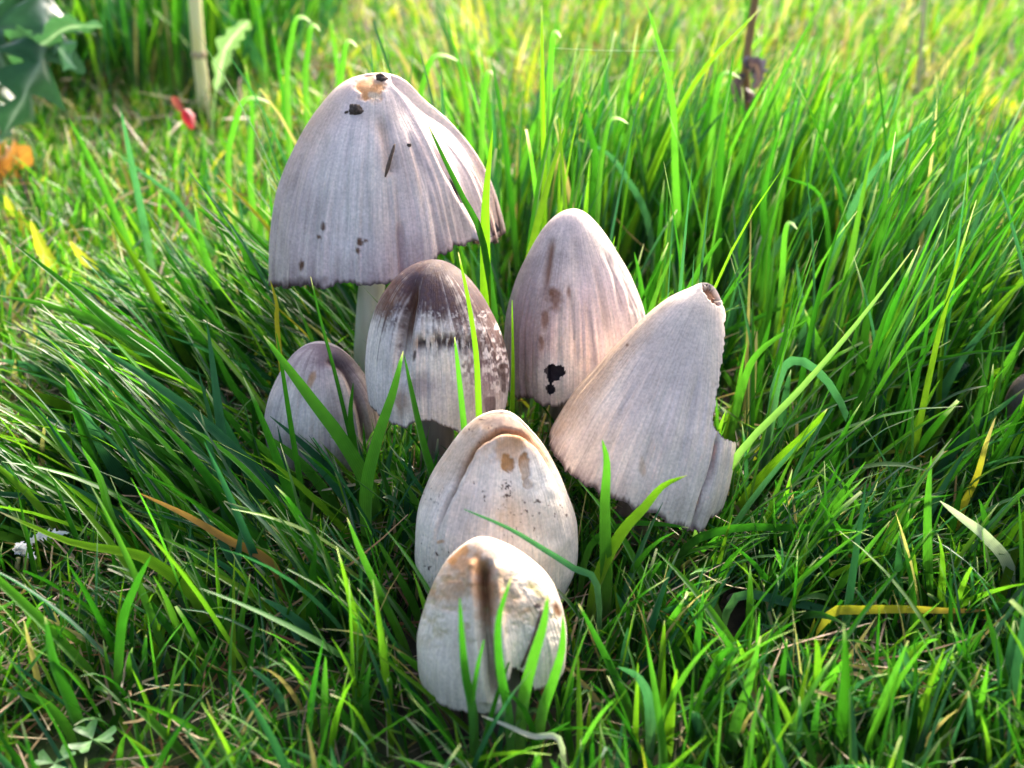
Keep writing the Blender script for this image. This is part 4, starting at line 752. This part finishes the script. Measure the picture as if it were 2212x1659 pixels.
# keep-clear map of the caps as seen in the photograph (where the photo shows bare caps no grass stands before them)
MW, MH = 1106, 830
depth_map = np.full((MH, MW), 0.0)
for c in CAPS:
    t_ok = c['s'] <= c['clear']; q = np.cos(np.linspace(-np.pi, np.pi, c['px'].shape[1])) > -.2
    xs = (c['px'][t_ok][:, q]/2).astype(int).ravel(); ys = (c['py'][t_ok][:, q]/2).astype(int).ravel(); dd = c['dep'][t_ok][:, q].ravel()
    for ox in (-1, 0, 1):
        for oy in (-1, 0, 1):
            a, b = xs+ox, ys+oy; m = (a >= 0) & (a < MW) & (b >= 0) & (b < MH)
            np.maximum.at(depth_map, (b[m], a[m]), dd[m])
odds_map = np.where(depth_map > 0, 1.0, 0.0)
for cx, cy, r, dd, od in CLEAR:
    x0, x1, y0, y1 = [int(v/2) for v in (cx-r, cx+r, cy-r, cy+r)]
    for b in range(max(0, y0), min(MH, y1+1)):
        for a in range(max(0, x0), min(MW, x1+1)):
            if (2*a-cx)**2+(2*b-cy)**2 <= r*r and dd > depth_map[b, a]: depth_map[b, a] = dd; odds_map[b, a] = max(od, odds_map[b, a])
def inside_caps(Q, grow=.0025):
    """Q (N,k,3): any point inside a cap or stem"""
    bad = np.zeros(len(Q), bool)
    for c in CAPS:
        d = Q - c['A']; t = (d @ c['w'])/c['Ls']; x = d @ c['u']; y = d @ c['v']; tc = np.clip(t, 0, c['tmax']); sc_ = c['scale'](tc)
        rx = np.where(x > 0, np.sqrt(np.maximum(c['fR'](tc), 0)), np.sqrt(np.maximum(c['fL'](tc), 0)))*sc_ + grow
        ry = np.sqrt(np.maximum(c['fD'](tc), 0))*sc_ + grow
        bad |= (((x/rx)**2+(y/ry)**2 < 1) & (t > -.03) & (t < c['tmax']+.02)).any(1)
        for q in c['path'][::3]: bad |= (np.linalg.norm(Q-q, axis=-1) < c['rs']+.002).any(1)
    return bad
def covers(Q, lim):
    Q = np.concatenate([Q[:, :-1]*(1-f)+Q[:, 1:]*f for f in (0, .2, .4, .6, .8)]+[Q[:, -1:]], 1)
    px, py, dep = project(Q); a = np.clip((px/2).astype(int), 0, MW-1); b = np.clip((py/2).astype(int), 0, MH-1)
    hit = (depth_map[b, a] > dep) & (px > 0) & (px < 2*MW) & (py > 0) & (py < 2*MH)
    return rng.random(len(Q)) < np.where(hit, odds_map[b, a], 0).max(1)
ACC = dict(V=[], F=[], C=[], A=[], n=0)
def add_blades(n, region, lenf, widf, azf, tiltf, bendf, kind, nseg=6, cols=3, dens=None, tipp=.35, bluntp=.06, clear=True, zlift=None, colour=None):
    x0, x1, y0, y1 = region
    x = rng.uniform(x0, x1, n); y = rng.uniform(y0, y1, n)
    if dens is not None:
        k = rng.random(n) < dens(x, y); x, y = x[k], y[k]
    n = len(x); z = gh(x, y)-.001 + (0 if zlift is None else zlift(n))
    root = np.stack([x, y, z], 1); L_ = lenf(x, y); az = azf(x, y); ti = tiltf(x, y); be = bendf(x, y)
    tw = np.stack([rng.uniform(-.9, .9, n), rng.uniform(-1.1, 1.1, n)], 1)
    col = palette(n, kind) if colour is None else colour(n)
    VV, f, cc, ac = blades(root, L_, widf(x, y), az, ti, be, tw, col, nseg, cols, blunt=(rng.random(n) < bluntp).astype(float), tipw=(rng.random(n) < tipp)*rng.uniform(.3, 1, n))
    Q = VV[:, :, cols//2]
    keep = ~inside_caps(Q) & (Q[..., 2].min(1) > -.03)
    if clear: keep &= ~covers(Q, 0)
    VV, cc, ac = VV[keep], cc[keep], ac[keep]; m = len(VV); k = VV.shape[1]*VV.shape[2]
    f0 = grid_faces(nseg+1, cols); F_ = (f0[None]+np.arange(m)[:, None, None]*k).reshape(-1, 4)
    return VV.reshape(-1, 3), F_, cc.reshape(-1, 3), ac.reshape(-1), m
def stuff(name, label, cat, packs, mat):
    off = 0; Vs, Fs, Cs, As = [], [], [], []
    for V_, F_, C_, A_, m in packs:
        Vs.append(V_); Fs.append(F_+off); Cs.append(C_); As.append(A_); off += len(V_)
    o = link(name, mesh_np(name, np.concatenate(Vs), np.concatenate(Fs), mat, np.concatenate(Cs), {'across': np.concatenate(As)}))
    return tag(o, label, cat, kind='stuff')
CX, CY = 0.0, .44
U = lambda a, b: (lambda x, y: rng.uniform(a, b, len(x)))
anyaz = lambda x, y: rng.uniform(0, 2*np.pi, len(x))
def outward(sp_):                    # leaning away from the clump
    return lambda x, y: np.arctan2(y-CY, x-CX) + rng.normal(0, sp_, len(x))
def sideways(sp_): return lambda x, y: np.where(x < CX, np.pi, 0) + rng.normal(0, sp_, len(x))
wedge = lambda x, y: (np.abs(x) < .19+.5*y)
def tallness(x, y):                  # 1 where the grass round the clump is tall
    e = np.hypot((x-.16)/.25, (y-.61)/.25); return sstep(1.15, .75, e + .25*(fbm(x*14, y*14, 3, 2)-.5)*2)
lawn_h = lambda a, b: (lambda x, y: rng.uniform(a, b, len(x))*(.75+.5*fbm(x*7, y*7, 1, 2)))
near, far = [], []
# short lawn in front
near.append(add_blades(18000, (-.29, .29, .24, .46), lawn_h(.018, .052), U(.0012, .0028), anyaz, U(.02, .75), U(.0, 1.0), 'fore', 6, 3, lambda x, y: wedge(x, y)*(.45+.55*sstep(-.16, .12, x))))
near.append(add_blades(600, (-.26, .26, .24, .44), lawn_h(.040, .066), U(.002, .0034), anyaz, U(.02, .5), U(.1, .8), 'fore', 8, 3, lambda x, y: wedge(x, y)*(.5+.5*sstep(-.1, .12, x))))
# round the clump, behind and to the right: tall upright blades
near.append(add_blades(13500, (-.30, .52, .40, .95), lambda x, y: rng.uniform(.06, .17, len(x))*(.8+.4*fbm(x*9, y*9, 5, 2))*(1-.42*sstep(.16, .42, x))*(1-.25*sstep(.62, .85, y)), U(.0017, .0047), sideways(1.1), U(.0, .28), U(.05, .65), 'tall', 7, 3, lambda x, y: tallness(x, y)))
# left of the clump: long blades laid over to the left
near.append(add_blades(2300, (-.20, -.045, .38, .60), lambda x, y: rng.uniform(.05, .125, len(x))*(.55+.45*sstep(-.2, -.1, x)), U(.0018, .0046), lambda x, y: np.pi + rng.normal(0, .35, len(x)), U(.25, .95), U(.1, .7), 'tall', 7, 3))
near.append(add_blades(420, (-.13, -.012, .31, .42), lambda x, y: rng.uniform(.045, .095, len(x)), U(.0028, .005), lambda x, y: np.pi*.9 + rng.normal(0, .7, len(x)), U(.1, .7), U(.05, .7), 'tall', 8, 3))
near.append(add_blades(420, (.03, .24, .27, .40), lambda x, y: rng.uniform(.04, .08, len(x)), U(.0026, .0046), anyaz, U(.05, .6), U(.05, .8), 'tall', 8, 3))
# right of the clump
near.append(add_blades(4200, (.06, .36, .34, .56), lambda x, y: rng.uniform(.045, .115, len(x))*(.7+.5*sstep(.36, .5, y)), U(.0016, .0045), lambda x, y: rng.normal(0, .9, len(x)), U(.1, .85), U(.1, .9), 'tall', 7, 3))
# lawn everywhere behind
far.append(add_blades(29000, (-.78, .82, .45, 1.1), lawn_h(.016, .050), U(.0016, .0034), anyaz, U(.0, .7), U(.0, .9), 'lawn', 5, 2, wedge))
far.append(add_blades(22000, (-1.4, 1.4, 1.0, 2.4), lawn_h(.02, .06), U(.002, .0045), anyaz, U(.0, .6), U(.0, .9), 'far', 4, 2, wedge))
far.append(add_blades(18000, (-2.9, 2.9, 2.3, 5.5), lawn_h(.03, .08), U(.005, .011), anyaz, U(.0, .6), U(.0, .9), 'far', 4, 2, wedge))
far.append(add_blades(2600, (-.75, -.22, 1.12, 1.6), lambda x, y: rng.uniform(.08, .22, len(x)), U(.003, .006), anyaz, U(0, .4), U(0, .8), 'tall', 5, 2))
far.append(add_blades(1100, (-.1, .8, .95, 1.5), lambda x, y: rng.uniform(.05, .11, len(x)), U(.003, .005), sideways(.8), U(0, .5), U(.1, .9), 'far', 5, 2))
stuff('tall_grass', 'fresh green grass growing round and in front of the mushroom clump', 'grass', near, M_GRASS)
stuff('lawn_grass', 'sunlit lawn grass stretching away behind the mushrooms', 'grass', far, M_GRASS)
def straw(n):
    b = np.array([[.26, .15, .065], [.19, .10, .04], [.34, .24, .12], [.11, .055, .025], [.38, .30, .17]])[rng.integers(0, 5, n)]; return b*rng.uniform(.7, 1.25, (n, 1))
th_ = [add_blades(6000, (-.28, .30, .24, .60), U(.015, .06), U(.0004, .0013), anyaz, U(1.15, 1.65), U(-.4, .5), 'fore', 5, 2, lambda x, y: wedge(x, y)*(.4+.6*sstep(.05, -.12, x)), tipp=0, bluntp=.8, zlift=lambda n: rng.uniform(.001, .02, n), colour=straw),
       add_blades(3500, (-.8, .8, .6, 1.8), U(.03, .06), U(.001, .0022), anyaz, U(.9, 1.6), U(-.4, .5), 'fore', 4, 2, wedge, tipp=0, bluntp=.8, zlift=lambda n: rng.uniform(.001, .03, n), colour=straw)]
stuff('dry_thatch', 'brown and straw-coloured dead grass lying between the green blades', 'dead grass', th_, M_STRAW)
